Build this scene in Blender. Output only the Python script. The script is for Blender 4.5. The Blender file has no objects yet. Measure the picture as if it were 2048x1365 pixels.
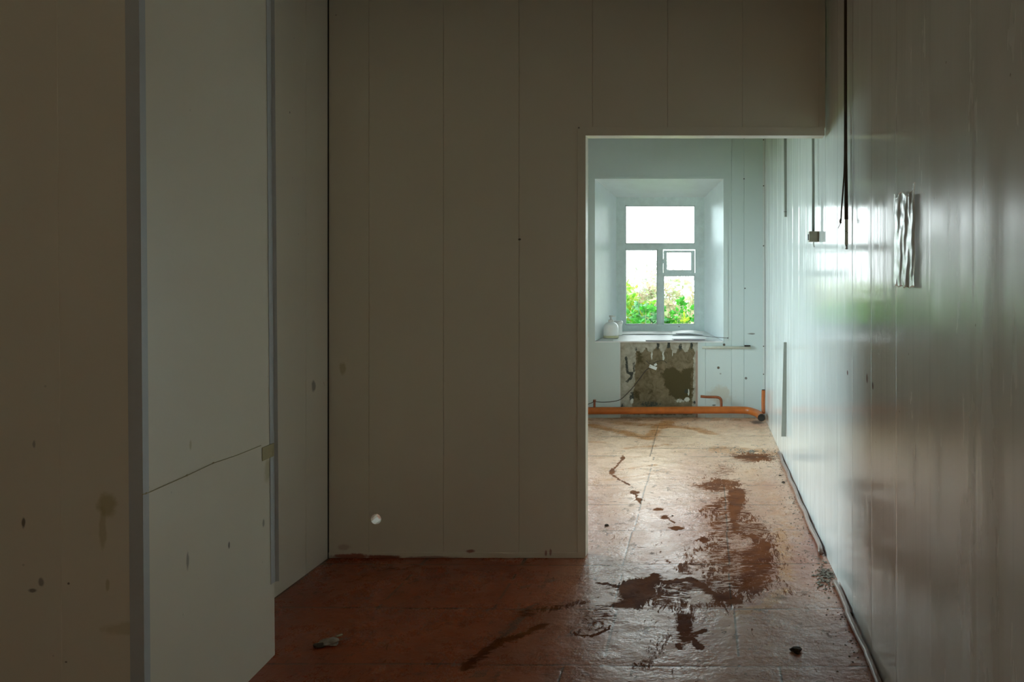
import bpy, bmesh, math, random
import numpy as np
from mathutils import Vector, Matrix
random.seed(7); RNG = np.random.default_rng(11)
S = bpy.context.scene
COL = S.collection

# ------------------------------------------------------------------ camera, sky, exposure
F = 1565.0; VX, VY = 1403.0, 565.0; H = 1.4          # focal length in pixels, vanishing point, eye height
cam_d = bpy.data.cameras.new('camera'); cam = bpy.data.objects.new('camera', cam_d); COL.objects.link(cam)
cam.location = (0, 0, H); cam.rotation_euler = (math.radians(90), 0, 0)
cam_d.sensor_width = 36.0; cam_d.lens = 36.0 * F / 2048
cam_d.shift_x = -(VX - 1024) / 2048; cam_d.shift_y = -(682.5 - VY) / 2048
cam_d.clip_start = 0.05; cam_d.clip_end = 200
S.camera = cam

world = bpy.data.worlds.new('overcast_sky'); S.world = world; world.use_nodes = True
bg = world.node_tree.nodes['Background']
bg.inputs[0].default_value = (0.90, 0.97, 1.0, 1)
# overcast sky, its left side brightened and its rear warmed to fill the rooms
SKY_AHEAD, SKY_LEFT, SKY_BEHIND = 7.0, 32.0, .48
_t = world.node_tree; _tc = _t.nodes.new('ShaderNodeTexCoord'); _sp = _t.nodes.new('ShaderNodeSeparateXYZ'); _t.links.new(_tc.outputs['Generated'], _sp.inputs[0])
def _mr(sock, a, b, lo, hi):
    o = _t.nodes.new('ShaderNodeMapRange'); o.interpolation_type = 'SMOOTHSTEP'; _t.links.new(sock, o.inputs[0])
    for i, v in enumerate((a, b, lo, hi)): o.inputs[i + 1].default_value = v
    return o.outputs[0]
_l = _mr(_sp.outputs[0], -.30, -.75, 0.0, SKY_LEFT - SKY_AHEAD); _b = _mr(_sp.outputs[1], 0, -.8, SKY_AHEAD, SKY_BEHIND)
_cm = _t.nodes.new('ShaderNodeMix'); _cm.data_type = 'RGBA'; _cm.inputs[6].default_value = (.90, .97, 1.0, 1); _cm.inputs[7].default_value = (1.0, .84, .60, 1)
_t.links.new(_mr(_sp.outputs[1], 0, -.8, 0, 1), _cm.inputs[0]); 
_cl = _t.nodes.new('ShaderNodeMix'); _cl.data_type = 'RGBA'; _t.links.new(_cm.outputs[2], _cl.inputs[6]); _cl.inputs[7].default_value = (.74, .93, 1.0, 1)
_t.links.new(_mr(_sp.outputs[0], -.30, -.75, 0, 1), _cl.inputs[0]); _t.links.new(_cl.outputs[2], bg.inputs[0])
_ad = _t.nodes.new('ShaderNodeMath'); _ad.operation = 'ADD'; _t.links.new(_l, _ad.inputs[0]); _t.links.new(_b, _ad.inputs[1]); _t.links.new(_ad.outputs[0], bg.inputs[1])

S.view_settings.view_transform = 'Standard'; S.view_settings.look = 'None'
S.view_settings.exposure = 0.0; S.view_settings.gamma = 1.0; S.view_settings.use_curve_mapping = False
S.cycles.max_bounces = 14; S.cycles.diffuse_bounces = 9; S.cycles.glossy_bounces = 6
S.cycles.transparent_max_bounces = 12; S.cycles.caustics_reflective = True
S.cycles.sample_clamp_indirect = 6.0

def portal(name, loc, rot, sx, sy):
    l = bpy.data.lights.new(name, 'AREA'); l.shape = 'RECTANGLE'; l.size = sx; l.size_y = sy
    l.energy = 1.0; l.cycles.is_portal = True
    o = bpy.data.objects.new(name, l); COL.objects.link(o); o.location = loc; o.rotation_euler = rot
    return o

# ------------------------------------------------------------------ measures
D1 = 3.97                      # front face of the partition
D2 = 8.085                     # face of the far wall
DF = 8.635                     # face of the window frame
CEIL = 3.0
XL = -1.894                    # left wall behind the pilaster
XFL = -2.75                    # left wall of the far room
XJ = (1170 - VX) / F * D1      # door opening, left jamb
ZH = H + (VY - 270) / F * D1   # underside of the header
def P(px, py, Y): return Vector(((px - VX) / F * Y, Y, H - (py - VY) / F * Y))
def PX(px, Y): return (px - VX) / F * Y
def PZ(py, Y): return H - (py - VY) / F * Y
def PF(px, py):
    Y = F * H / (py - VY); return ((px - VX) / F * Y, Y)
def XR0(Y): return .6336 + (Y - 2.74) * .0042
def PR(px, py, off=0.0):       # a point on the right wall
    k = (px - VX) / F; Y = (.6336 - 2.74 * .0042 - off) / (k - .0042)
    return Vector((k * Y, Y, H - (py - VY) / F * Y))

# ------------------------------------------------------------------ helpers
def tag(o, label=None, cat=None, group=None, kind=None):
    if label: o['label'] = label
    if cat: o['category'] = cat
    if group: o['group'] = group
    if kind: o['kind'] = kind
    return o
def empty(name, loc=(0, 0, 0), **k):
    o = bpy.data.objects.new(name, None); COL.objects.link(o); o.location = loc; return tag(o, **k)
def link(name, bm, mat, parent=None, smooth=False, **k):
    me = bpy.data.meshes.new(name); bm.normal_update(); bm.to_mesh(me); bm.free()
    if smooth:
        for p in me.polygons: p.use_smooth = True
    me.materials.append(mat)
    o = bpy.data.objects.new(name, me); COL.objects.link(o)
    if parent:
        o.parent = parent
        me.transform(Matrix.Translation(-parent.location))
    return tag(o, **k)
def box(bm, x0, x1, y0, y1, z0, z1, bev=0.0):
    b = bmesh.new(); bmesh.ops.create_cube(b, size=1)
    for v in b.verts:
        v.co = Vector((x0 + (x1 - x0) * (v.co.x + .5), y0 + (y1 - y0) * (v.co.y + .5), z0 + (z1 - z0) * (v.co.z + .5)))
    if bev: bmesh.ops.bevel(b, geom=b.edges[:], offset=bev, segments=2, affect='EDGES', profile=.6)
    me = bpy.data.meshes.new('t'); b.to_mesh(me); b.free(); bm.from_mesh(me); bpy.data.meshes.remove(me)
    return bm
def hexa(bm, a, b):            # solid between two loops of the same length
    va = [bm.verts.new(p) for p in a]; vb = [bm.verts.new(p) for p in b]; n = len(a)
    bm.faces.new(va); bm.faces.new(vb[::-1])
    for i in range(n): bm.faces.new((va[i], vb[i], vb[(i + 1) % n], va[(i + 1) % n]))
    bmesh.ops.recalc_face_normals(bm, faces=bm.faces[:]); return bm
def tube(bm, pts, r, n=12, caps=True):
    pts = [Vector(p) for p in pts]; rr = r if isinstance(r, (list, tuple)) else [r] * len(pts)
    T = []
    for i in range(len(pts)):
        t = (pts[min(i + 1, len(pts) - 1)] - pts[max(i - 1, 0)]).normalized(); T.append(t)
    up = Vector((0, 0, 1)) if abs(T[0].z) < .9 else Vector((1, 0, 0))
    u = T[0].cross(up).normalized(); rings = []
    for i, p in enumerate(pts):
        u = (u - T[i] * u.dot(T[i])).normalized(); w = T[i].cross(u)
        rings.append([bm.verts.new(p + (u * math.cos(a) + w * math.sin(a)) * rr[i]) for a in [2 * math.pi * k / n for k in range(n)]])
    for a, b in zip(rings, rings[1:]):
        for k in range(n): bm.faces.new((a[k], a[(k + 1) % n], b[(k + 1) % n], b[k]))
    if caps: bm.faces.new(rings[0][::-1]); bm.faces.new(rings[-1])
    return bm
def spline(pts, n=8):
    pts = [Vector(p) for p in pts]; q = [pts[0]] + pts + [pts[-1]]; out = []
    for i in range(1, len(q) - 2):
        for k in range(n):
            t = k / n; a, b, c, d = q[i - 1:i + 3]
            out.append(.5 * ((2 * b) + (c - a) * t + (2 * a - 5 * b + 4 * c - d) * t * t + (3 * b - a - 3 * c + d) * t ** 3))
    return out + [pts[-1]]
def lathe(bm, prof, c, n=28):
    rings = [[bm.verts.new((c[0] + r * math.cos(2 * math.pi * k / n), c[1] + r * math.sin(2 * math.pi * k / n), c[2] + z)) for k in range(n)] for r, z in prof]
    for a, b in zip(rings, rings[1:]):
        for k in range(n): bm.faces.new((a[k], a[(k + 1) % n], b[(k + 1) % n], b[k]))
    bm.faces.new(rings[0][::-1]); bm.faces.new(rings[-1]); return bm
def lump(bm, c, r, seed, squash=.6, sub=2):
    rg = random.Random(seed); b = bmesh.new(); bmesh.ops.create_icosphere(b, subdivisions=sub, radius=1)
    ph = [rg.uniform(0, 6) for _ in range(6)]
    for v in b.verts:
        d = 1 + .22 * math.sin(3 * v.co.x + ph[0]) * math.sin(3.3 * v.co.y + ph[1]) + .18 * math.sin(5 * v.co.z + ph[2] + 3 * v.co.x) + rg.uniform(-.1, .1)
        v.co = Vector((v.co.x * r[0] * d, v.co.y * r[1] * d, max(v.co.z, -.55) * r[2] * d)) + Vector(c)
    me = bpy.data.meshes.new('t'); b.to_mesh(me); b.free(); bm.from_mesh(me); bpy.data.meshes.remove(me); return bm

# ------------------------------------------------------------------ materials
class NT:
    def __init__(s, name):
        s.m = bpy.data.materials.new(name); s.m.use_nodes = True; s.t = s.m.node_tree; s.b = s.t.nodes['Principled BSDF']
        s.out = s.t.nodes['Material Output']
    def n(s, ty, **k):
        o = s.t.nodes.new(ty)
        for a, b in k.items(): setattr(o, a, b)
        return o
    def set(s, sock, v):
        if hasattr(v, 'is_linked') or isinstance(v, bpy.types.NodeSocket): s.t.links.new(v, sock)
        else: sock.default_value = v
    def math(s, op, a, b=0.0, c=0.0, clamp=False):
        o = s.n('ShaderNodeMath', operation=op, use_clamp=clamp)
        for i, v in enumerate((a, b, c)): s.set(o.inputs[i], v)
        return o.outputs[0]
    def mix(s, f, a, b, mode='MIX'):
        o = s.n('ShaderNodeMix', data_type='RGBA', blend_type=mode)
        s.set(o.inputs[0], f)
        for sock, v in ((o.inputs[6], a), (o.inputs[7], b)): s.set(sock, v if not isinstance(v, tuple) else (*v[:3], 1))
        return o.outputs[2]
    def coord(s, scale=(1, 1, 1)):
        tc = s.n('ShaderNodeTexCoord'); g = s.n('ShaderNodeNewGeometry')
        mp = s.n('ShaderNodeMapping'); s.t.links.new(g.outputs['Position'], mp.inputs[0]); mp.inputs['Scale'].default_value = scale
        return mp.outputs[0]
    def noise(s, vec, sc, det=4.0, rough=.55, dist=0.0):
        o = s.n('ShaderNodeTexNoise'); s.set(o.inputs['Vector'], vec); o.inputs['Scale'].default_value = sc
        o.inputs['Detail'].default_value = det; o.inputs['Roughness'].default_value = rough; o.inputs['Distortion'].default_value = dist
        return o.outputs[0]
    def ramp(s, v, a, b):
        o = s.n('ShaderNodeMapRange', interpolation_type='SMOOTHSTEP'); s.set(o.inputs[0], v)
        o.inputs[1].default_value = a; o.inputs[2].default_value = b; return o.outputs[0]
    def bump(s, h, strength, dist=.001, prev=None):
        o = s.n('ShaderNodeBump'); s.set(o.inputs['Height'], h); o.inputs['Strength'].default_value = strength; o.inputs['Distance'].default_value = dist
        if prev is not None: s.set(o.inputs['Normal'], prev)
        return o.outputs[0]
    def p(s, **k):
        nm = dict(color='Base Color', rough='Roughness', metal='Metallic', spec='Specular IOR Level', normal='Normal', coat='Coat Weight', coatr='Coat Roughness', trans='Transmission Weight', sss='Subsurface Weight', aniso='Anisotropic')
        for a, v in k.items():
            if isinstance(v, tuple): v = (*v[:3], 1)
            s.set(s.b.inputs[nm[a]], v)
        return s.m

def plain(name, col, rough=.5, metal=0.0, var=.12, sc=30, spec=.5, bump=.15):
    t = NT(name); c = t.coord(); n = t.noise(c, sc, 4)
    dark = tuple(x * (1 - var * 2) for x in col); lite = tuple(min(1, x * (1 + var)) for x in col)
    return t.p(color=t.mix(n, dark, lite), rough=rough, metal=metal, spec=spec, normal=t.bump(t.noise(c, sc * 4, 3), bump, .002))

def pvc(name, col, rough, axis, marks=(), rib=.12, dirt=.04, spec=.5, coat=0.0, speck=.0, dirtlow=0.0):
    """glossy plastic wall panel; marks = (a, z, ra, rz, colour, strength) with a = world x or y"""
    t = NT(name); c = t.coord()
    ax = (1, .02, .02) if axis == 'x' else (.02, 1, .02)
    ca = t.coord(ax)
    big = t.noise(c, 1.7, 3); fine = t.noise(c, 45, 3)
    colr = t.mix(t.ramp(big, .35, .75), col, tuple(x * (1 - dirt) for x in col))
    colr = t.mix(t.math('MULTIPLY', t.ramp(fine, .62, .8), .04), colr, (.30, .24, .15))
    sep = t.n('ShaderNodeSeparateXYZ'); t.set(sep.inputs[0], c)
    a = sep.outputs[0 if axis == 'x' else 1]; z = sep.outputs[2]
    wob = t.math('SUBTRACT', t.noise(c, 16, 5, .65), .5)
    for (ma, mz, ra, rz, mc, ms) in marks:
        da = t.math('DIVIDE', t.math('SUBTRACT', a, ma), ra); dz = t.math('DIVIDE', t.math('SUBTRACT', z, mz), rz)
        d = t.math('ADD', t.math('SQRT', t.math('ADD', t.math('MULTIPLY', da, da), t.math('MULTIPLY', dz, dz))), t.math('MULTIPLY', wob, 1.6))
        f = t.math('MULTIPLY', t.math('SUBTRACT', 1.0, t.ramp(d, .55, 1.15)), ms)
        colr = t.mix(f, colr, mc)
    if speck:
        v = t.n('ShaderNodeTexVoronoi'); t.set(v.inputs['Vector'], c); v.inputs['Scale'].default_value = 9
        sp = t.math('SUBTRACT', 1.0, t.ramp(v.outputs['Distance'], .018, .04))
        colr = t.mix(t.math('MULTIPLY', sp, speck), colr, (.10, .07, .04))
    nb = t.bump(t.noise(ca, 60, 3, .6), rib, .0012)
    nb = t.bump(t.noise(c, 260, 2), .05, .0006, nb)
    rr = t.math('ADD', rough, t.math('MULTIPLY', t.math('SUBTRACT', t.noise(c, 6, 4), .5), .10))
    return t.p(color=colr, rough=rr, spec=spec, coat=coat, coatr=.06, normal=nb)

CREAM = (.80, .73, .60)
DK = (.08, .045, .02); RED = (.28, .05, .02); YEL = (.42, .34, .12)
def mk(px, py, Y, rx, ry, c, s): return (PX(px, Y), PZ(py, Y), rx / F * Y, ry / F * Y, c, s)
part_marks = [mk(685, 737, D1, 7, 14, YEL, .5), mk(700, 1113, D1, 46, 6, RED, .9), mk(770, 1115, D1, 40, 5, RED, .9),
              mk(941, 1103, D1, 9, 4, RED, .8), mk(1092, 1107, D1, 3, 7, RED, .8), mk(1101, 1105, D1, 2.5, 8, RED, .7), mk(860, 1116, D1, 60, 4, RED, .6),
              mk(686, 1096, D1, 16, 7, RED, .35), mk(1039, 479, D1, 3, 2, DK, .9), mk(1158, 256, D1, 2, 2, DK, .8), mk(672, 30, D1, 2, 2, DK, .5)]
M_part = pvc('cream_panel_partition', CREAM, .30, 'x', part_marks, speck=.0)
M_left = pvc('cream_panel_left', CREAM, .30, 'y', [(3.82, PZ(775, 3.8), .02, .03, DK, .6), (3.6, PZ(225, 3.6), .004, .006, DK, .8)], speck=.25)
M_col = pvc('cream_panel_pilaster', CREAM, .30, 'y', rib=.0, marks= [(2.38, .55, .008, .03, DK, .6), (2.62, .52, .006, .012, DK, .8), (2.4, .90, .008, .02, YEL, .5),
              (2.90, .70, .03, .05, YEL, .45), (2.86, .52, .008, .014, DK, .6)], speck=.2)
yf = 2.169
M_cf = pvc('cream_panel_pilaster_front', CREAM, .32, 'x', [mk(215, 1010, yf, 22, 26, YEL, .6), mk(205, 1060, yf, 8, 50, YEL, .45), mk(47, 1047, yf, 4, 11, DK, .8), mk(68, 890, yf, 4, 9, DK, .5),
              mk(65, 1182, yf, 9, 5, DK, .7), mk(82, 1165, yf, 6, 9, DK, .6), mk(250, 1258, yf, 44, 14, YEL, .35), mk(137, 1168, yf, 3, 3, DK, .8), mk(132, 1325, yf, 3, 2, DK, .8), mk(215, 1170, yf, 5, 14, YEL, .5)], speck=.25)
M_far = pvc('cream_panel_far', (.64, .72, .71), .32, 'x', [mk(1437, 736, D2, 3, 3, DK, .95), mk(1448, 690, D2, 3, 3, DK, .95), mk(1492, 757, D2, 2.5, 2.5, DK, .8), mk(1440, 790, D2, 26, 20, (.5, .4, .25), .4),
              mk(1503, 668, D2, 9, 2, DK, .7), mk(1428, 811, D2, 4, 2, DK, .8), mk(1441, 748, D2, 2, 1.5, DK, .5)], speck=.15)
M_ceil = pvc('cream_panel_ceiling', (.74, .74, .70), .30, 'x')
M_rear = pvc('cream_panel_rear', CREAM, .35, 'x')
M_trim = plain('grey_white_plastic_trim', (.52, .53, .53), .35, var=.04)
M_trimw = plain('white_plastic_trim', (.72, .74, .72), .3, var=.04)
M_dark = plain('dark_gap', (.03, .025, .02), .9)

def right_wall_mat():
    t = NT('glossy_reeded_plastic'); c = t.coord()
    cy = t.coord((.02, 1, .03)); colr = t.mix(t.ramp(t.noise(c, 2.2, 4), .35, .75), (.86, .88, .87), (.80, .82, .80))
    st = t.noise(cy, 26, 4, .7)
    colr = t.mix(t.math('MULTIPLY', t.ramp(st, .5, .75), .16), colr, (.45, .5, .5))
    marks = [PR(1734, 757), PR(1695, 746), PR(1747, 772)]
    sep = t.n('ShaderNodeSeparateXYZ'); t.set(sep.inputs[0], c)
    for p_, rz in zip(marks, (.022, .012, .016)):
        da = t.math('DIVIDE', t.math('SUBTRACT', sep.outputs[1], p_.y), .016); dz = t.math('DIVIDE', t.math('SUBTRACT', sep.outputs[2], p_.z), rz)
        d = t.math('SQRT', t.math('ADD', t.math('MULTIPLY', da, da), t.math('MULTIPLY', dz, dz)))
        colr = t.mix(t.math('MULTIPLY', t.math('SUBTRACT', 1.0, t.ramp(d, .6, 1.1)), .8), colr, (.18, .04, .04))
    v = t.n('ShaderNodeTexVoronoi'); t.set(v.inputs['Vector'], c); v.inputs['Scale'].default_value = 6
    colr = t.mix(t.math('MULTIPLY', t.math('SUBTRACT', 1.0, t.ramp(v.outputs['Distance'], .012, .03)), .5), colr, (.15, .1, .07))
    nb = t.bump(t.noise(cy, 38, 3, .6), .22, .0016)
    nb = t.bump(t.noise(t.coord((1, 1, .25)), 5, 3), .10, .004, nb)
    smear = t.noise(t.coord((1, 2.5, .5)), 4, 5, .6)
    rr = t.math('ADD', .11, t.math('MULTIPLY', t.ramp(smear, .45, .8), .16)); rr = t.math('ADD', rr, t.math('MULTIPLY', t.math('SUBTRACT', 1.0, t.ramp(sep.outputs[1], 1.7, 2.9)), .12))   # duller nearer panels
    return t.p(color=colr, rough=rr, spec=.42, normal=nb)
M_right = right_wall_mat()

M_frame = plain('painted_wood_blue_grey', (.78, .90, .90), .45, var=.10, sc=18, bump=.3)
M_bead = plain('painted_bead_white', (.74, .82, .82), .4, var=.05)
M_reveal = plain('glossy_white_reveal', (.76, .82, .84), .45, var=.05, sc=8)
M_sill = plain('white_painted_sill', (.88, .89, .90), .5, var=.05, sc=8)
M_orange = plain('orange_pipe_paint', (.56, .15, .028), .35, var=.22, sc=14, bump=.25)
M_rust = plain('rusty_orange', (.32, .09, .03), .55, var=.3, sc=40, bump=.4)
M_brown = plain('dark_brown_cable', (.055, .032, .014), .45)
M_wire = plain('thin_brown_wire', (.045, .03, .02), .5)
M_duct = plain('grey_plastic_duct', (.34, .36, .32), .45, var=.06)
M_boxm = plain('beige_plastic_box', (.42, .38, .28), .45, var=.1)
M_cream_duct = plain('cream_duct', (.72, .70, .52), .35, var=.05)
M_pale = plain('pale_plastic_pipe', (.62, .62, .52), .35, var=.1)
M_white = plain('white_plastic', (.80, .81, .78), .35, var=.04)
M_bottle = plain('cloudy_plastic', (.90, .90, .88), .3, var=.05, sc=22)
M_liquid = plain('yellowed_plastic', (.62, .60, .36), .35, var=.15)
M_metal = plain('bare_metal', (.55, .55, .55), .3, 1.0)
M_foil = plain('silver_film', (.95, .96, .96), .24, .90, var=.08, sc=9, bump=.2)
M_pinkcable = plain('pinkish_floor_conduit', (.34, .22, .18), .28, var=.25, sc=30, bump=.35)
M_tape = plain('yellowed_tape', (.44, .37, .20), .4, var=.1)
M_crumb = plain('plaster_crumbs', (.38, .33, .27), .85, var=.4, sc=60)
M_dirt = plain('dark_dirt', (.07, .045, .028), .85, var=.4, sc=60)
M_straw = plain('pale_splinter', (.35, .28, .15), .7, var=.3)
def leafm(name, a, b, tr=.25):
    t = NT(name); c = t.coord(); n = t.noise(c, 7, 3)
    colr = t.mix(t.ramp(n, .35, .65), a, b)
    t.p(color=colr, rough=.6, spec=.2)
    tl = t.n('ShaderNodeBsdfTranslucent'); t.set(tl.inputs[0], colr); mx = t.n('ShaderNodeMixShader'); mx.inputs[0].default_value = tr
    t.t.links.new(t.b.outputs[0], mx.inputs[1]); t.t.links.new(tl.outputs[0], mx.inputs[2]); t.t.links.new(mx.outputs[0], t.out.inputs[0]); return t.m
def glass():
    t = NT('window_glass'); t.t.nodes.remove(t.b)
    tr = t.n('ShaderNodeBsdfTransparent'); tr.inputs[0].default_value = (.95, .97, .96, 1)
    gl = t.n('ShaderNodeBsdfGlossy'); gl.inputs['Roughness'].default_value = .02
    fr = t.n('ShaderNodeFresnel'); fr.inputs[0].default_value = 1.45
    mx = t.n('ShaderNodeMixShader'); t.t.links.new(fr.outputs[0], mx.inputs[0]); t.t.links.new(tr.outputs[0], mx.inputs[1]); t.t.links.new(gl.outputs[0], mx.inputs[2])
    t.t.links.new(mx.outputs[0], t.out.inputs[0]); return t.m
M_glass = glass()

# ------------------------------------------------------------------ numpy painting
def vnoise(x, y, seed):
    xi = np.floor(x).astype(int); yi = np.floor(y).astype(int); fx = x - xi; fy = y - yi
    def h(a, b):
        n = (a * 374761393 + b * 668265263 + seed * 974711) & 0x7fffffff
        n = ((n ^ (n >> 13)) * 1274126177) & 0x7fffffff
        return (n & 0xffff) / 65535.0
    fx = fx * fx * (3 - 2 * fx); fy = fy * fy * (3 - 2 * fy)
    return (h(xi, yi) * (1 - fx) + h(xi + 1, yi) * fx) * (1 - fy) + (h(xi, yi + 1) * (1 - fx) + h(xi + 1, yi + 1) * fx) * fy
def fbm(x, y, seed, o=4):
    s = 0; a = .5; t = 0
    for k in range(o): s = s + a * vnoise(x * 2 ** k, y * 2 ** k, seed + k * 17); t += a; a *= .55
    return s / t
def polymask(x, y, poly, soft):
    """1 inside the polygon, falling to 0 over soft outside it"""
    ins = np.zeros(x.shape, bool); d2 = np.full(x.shape, 1e9); n = len(poly)
    for i in range(n):
        x0, y0 = poly[i]; x1, y1 = poly[(i + 1) % n]
        c = ((y0 > y) != (y1 > y)) & (x < (x1 - x0) * (y - y0) / (y1 - y0 + 1e-12) + x0); ins ^= c
        dx, dy = x1 - x0, y1 - y0; t = np.clip(((x - x0) * dx + (y - y0) * dy) / (dx * dx + dy * dy + 1e-12), 0, 1)
        d2 = np.minimum(d2, (x - x0 - t * dx) ** 2 + (y - y0 - t * dy) ** 2)
    sd = np.where(ins, np.sqrt(d2), -np.sqrt(d2))
    return np.clip(.5 + sd / soft * .5, 0, 1)
def linemask(x, y, pts, w, soft):
    d2 = np.full(x.shape, 1e9)
    for (x0, y0), (x1, y1) in zip(pts, pts[1:]):
        dx, dy = x1 - x0, y1 - y0; t = np.clip(((x - x0) * dx + (y - y0) * dy) / (dx * dx + dy * dy + 1e-12), 0, 1)
        d2 = np.minimum(d2, (x - x0 - t * dx) ** 2 + (y - y0 - t * dy) ** 2)
    return np.clip((w + soft - np.sqrt(d2)) / soft, 0, 1)
def grid_mesh(name, xs, ys, fn, mat, attrs, **k):
    X, Y = np.meshgrid(xs, ys); nx, ny = len(xs), len(ys)
    co = fn(X.ravel(), Y.ravel()); i = np.arange(nx * ny).reshape(ny, nx)
    f = np.stack([i[:-1, :-1], i[:-1, 1:], i[1:, 1:], i[1:, :-1]], -1).reshape(-1, 4)
    me = bpy.data.meshes.new(name); me.vertices.add(len(co)); me.vertices.foreach_set('co', co.astype(np.float32).ravel())
    me.loops.add(f.size); me.loops.foreach_set('vertex_index', f.ravel().astype(np.int32))
    me.polygons.add(len(f)); me.polygons.foreach_set('loop_start', np.arange(0, f.size, 4, dtype=np.int32)); me.polygons.foreach_set('loop_total', np.full(len(f), 4, np.int32))
    me.polygons.foreach_set('use_smooth', np.ones(len(f), bool)); me.update(); me.validate()
    for an, v in attrs.items():
        at = me.attributes.new(an, 'FLOAT', 'POINT'); at.data.foreach_set('value', v.astype(np.float32).ravel())
    me.materials.append(mat); o = bpy.data.objects.new(name, me); COL.objects.link(o); return tag(o, **k)

# ------------------------------------------------------------------ floor
def floor_mat():
    t = NT('worn_painted_hardboard_floor'); c = t.coord()
    def at(n): o = t.n('ShaderNodeAttribute', attribute_name=n); return o.outputs['Fac']
    mud, ochre, grime, joint, lit_tone = at('mud'), at('ochre'), at('grime'), at('joint'), at('lit_tone')
    base = t.mix(t.ramp(t.noise(c, 3, 5, .6), .3, .75), (.36, .064, .013), (.25, .034, .006))
    base = t.mix(t.math('MULTIPLY', t.ramp(t.noise(t.coord((1, .5, 1)), 22, 5, .7), .5, .75), .35), base, (.22, .045, .012))
    base = t.mix(t.math('MULTIPLY', lit_tone, 1.0), base, (.98, .66, .45))
    fine = t.noise(c, 110, 5, .75, .6); med = t.noise(c, 13, 5, .65, .8); 
    sel = t.ramp(t.noise(c, 3.5, 2), .44, .56)
    streak = t.n('ShaderNodeMix'); streak.data_type = 'FLOAT'; t.set(streak.inputs[0], sel); t.set(streak.inputs[2], t.noise(t.coord((1, .22, 1)), 55, 5, .7, .9)); t.set(streak.inputs[3], t.noise(t.coord((.3, 1, 1)), 42, 5, .7, 1.3)); streak = streak.outputs[0]
    och = t.ramp(t.math('ADD', ochre, t.math('MULTIPLY', t.math('SUBTRACT', med, .5), 1.2)), .30, .75)
    base = t.mix(t.math('MULTIPLY', och, .75), base, (.52, .19, .025))
    nz = t.math('ADD', t.math('MULTIPLY', t.math('SUBTRACT', streak, .5), 3.0), t.math('MULTIPLY', t.math('SUBTRACT', fine, .5), 1.0))
    mf = t.ramp(t.math('ADD', mud, t.math('MULTIPLY', nz, t.math('SUBTRACT', 1.25, mud))), .42, .62)
    mudc = t.mix(t.ramp(t.noise(c, 9, 4), .35, .7), (.17, .045, .007), (.09, .020, .004))
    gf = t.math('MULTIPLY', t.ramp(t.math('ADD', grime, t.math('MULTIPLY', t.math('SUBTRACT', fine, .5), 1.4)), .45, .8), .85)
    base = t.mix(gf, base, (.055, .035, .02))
    base = t.mix(t.math('MULTIPLY', mf, .92), base, mudc)
    scuff = t.math('MULTIPLY', t.ramp(t.noise(c, 90, 4, .8, 1.0), .60, .72), .4)
    base = t.mix(scuff, base, (.12, .06, .035))
    jf = t.math('MULTIPLY', t.ramp(joint, .3, .8), .75)
    base = t.mix(jf, base, (.06, .03, .015))
    rough = t.math('ADD', .23, t.math('MULTIPLY', t.ramp(t.noise(c, 5, 5, .6), .35, .7), .12))
    rough = t.math('ADD', rough, t.math('MULTIPLY', t.ramp(fine, .45, .75), .14))
    rough = t.math('ADD', rough, t.math('MULTIPLY', gf, .35)); rough = t.math('ADD', rough, t.math('MULTIPLY', mf, .38), clamp=True)
    nb = t.bump(t.noise(c, 9, 4, .6), .8, .009)
    nb = t.bump(t.noise(c, 70, 4, .7), .35, .0022, nb)
    nb = t.bump(t.math('SUBTRACT', t.math('MULTIPLY', mf, .8), joint), .35, .0015, nb)
    return t.p(color=base, rough=rough, spec=t.math('SUBTRACT', .72, t.math('MULTIPLY', mf, .67)), normal=nb)
M_floor = floor_mat()

xs = np.unique(np.round(np.concatenate([np.linspace(-2.95, -1.95, 12), np.arange(-1.95, -.75, .02), np.arange(-.75, .70, .008), [.75]]), 4))
ys = np.unique(np.round(np.concatenate([np.linspace(-2.6, 2.5, 14), np.arange(2.5, 5.6, .010), np.arange(5.6, 8.12, .02), [8.12]]), 4))
X, Y = np.meshgrid(xs, ys); QX = VX + F * X / np.maximum(Y, .3); QY = VY + F * H / np.maximum(Y, .3)   # only to read the photo's stain outlines
def fl(poly): return [PF(*p) for p in poly]
wx = X + .035 * (fbm(X * 14, Y * 14, 3) - .5) + .02 * (fbm(X * 60, Y * 60, 8) - .5); wy = Y + .05 * (fbm(X * 14 + 9, Y * 14, 5) - .5) + .03 * (fbm(X * 60, Y * 60 + 5, 9) - .5)
mud = np.zeros_like(X)
def add_poly(poly, amt, soft=.03):
    global mud; mud = np.maximum(mud, amt * polymask(wx, wy, fl(poly), soft))
def add_line(pts, w, amt, soft=.02):
    global mud; mud = np.maximum(mud, amt * linemask(wx, wy, fl(pts), w, soft))
add_poly([(1232, 1172), (1275, 1155), (1310, 1152), (1318, 1180), (1300, 1200), (1282, 1218), (1240, 1219), (1215, 1212), (1243, 1200)], 1.0)
add_poly([(1300, 1150), (1345, 1165), (1420, 1160), (1470, 1185), (1490, 1215), (1440, 1222), (1290, 1219), (1290, 1180)], .62)
add_poly([(1340, 1140), (1372, 1110), (1388, 1095), (1420, 1090), (1460, 1100), (1460, 1180), (1430, 1185), (1400, 1160)], .60)
add_line([(1310, 1152), (1340, 1165), (1380, 1158), (1400, 1170), (1430, 1192), (1470, 1205)], .02, .95)
add_poly([(1425, 1190), (1460, 1180), (1475, 1195), (1490, 1208), (1460, 1214)], 1.0)
add_poly([(1462, 1065), (1520, 1062), (1562, 1085), (1565, 1120), (1555, 1165), (1530, 1195), (1490, 1215), (1460, 1180)], .74, .07)
add_poly([(1518, 1070), (1560, 1082), (1566, 1118), (1545, 1130), (1520, 1120)], .80, .08)
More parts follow.
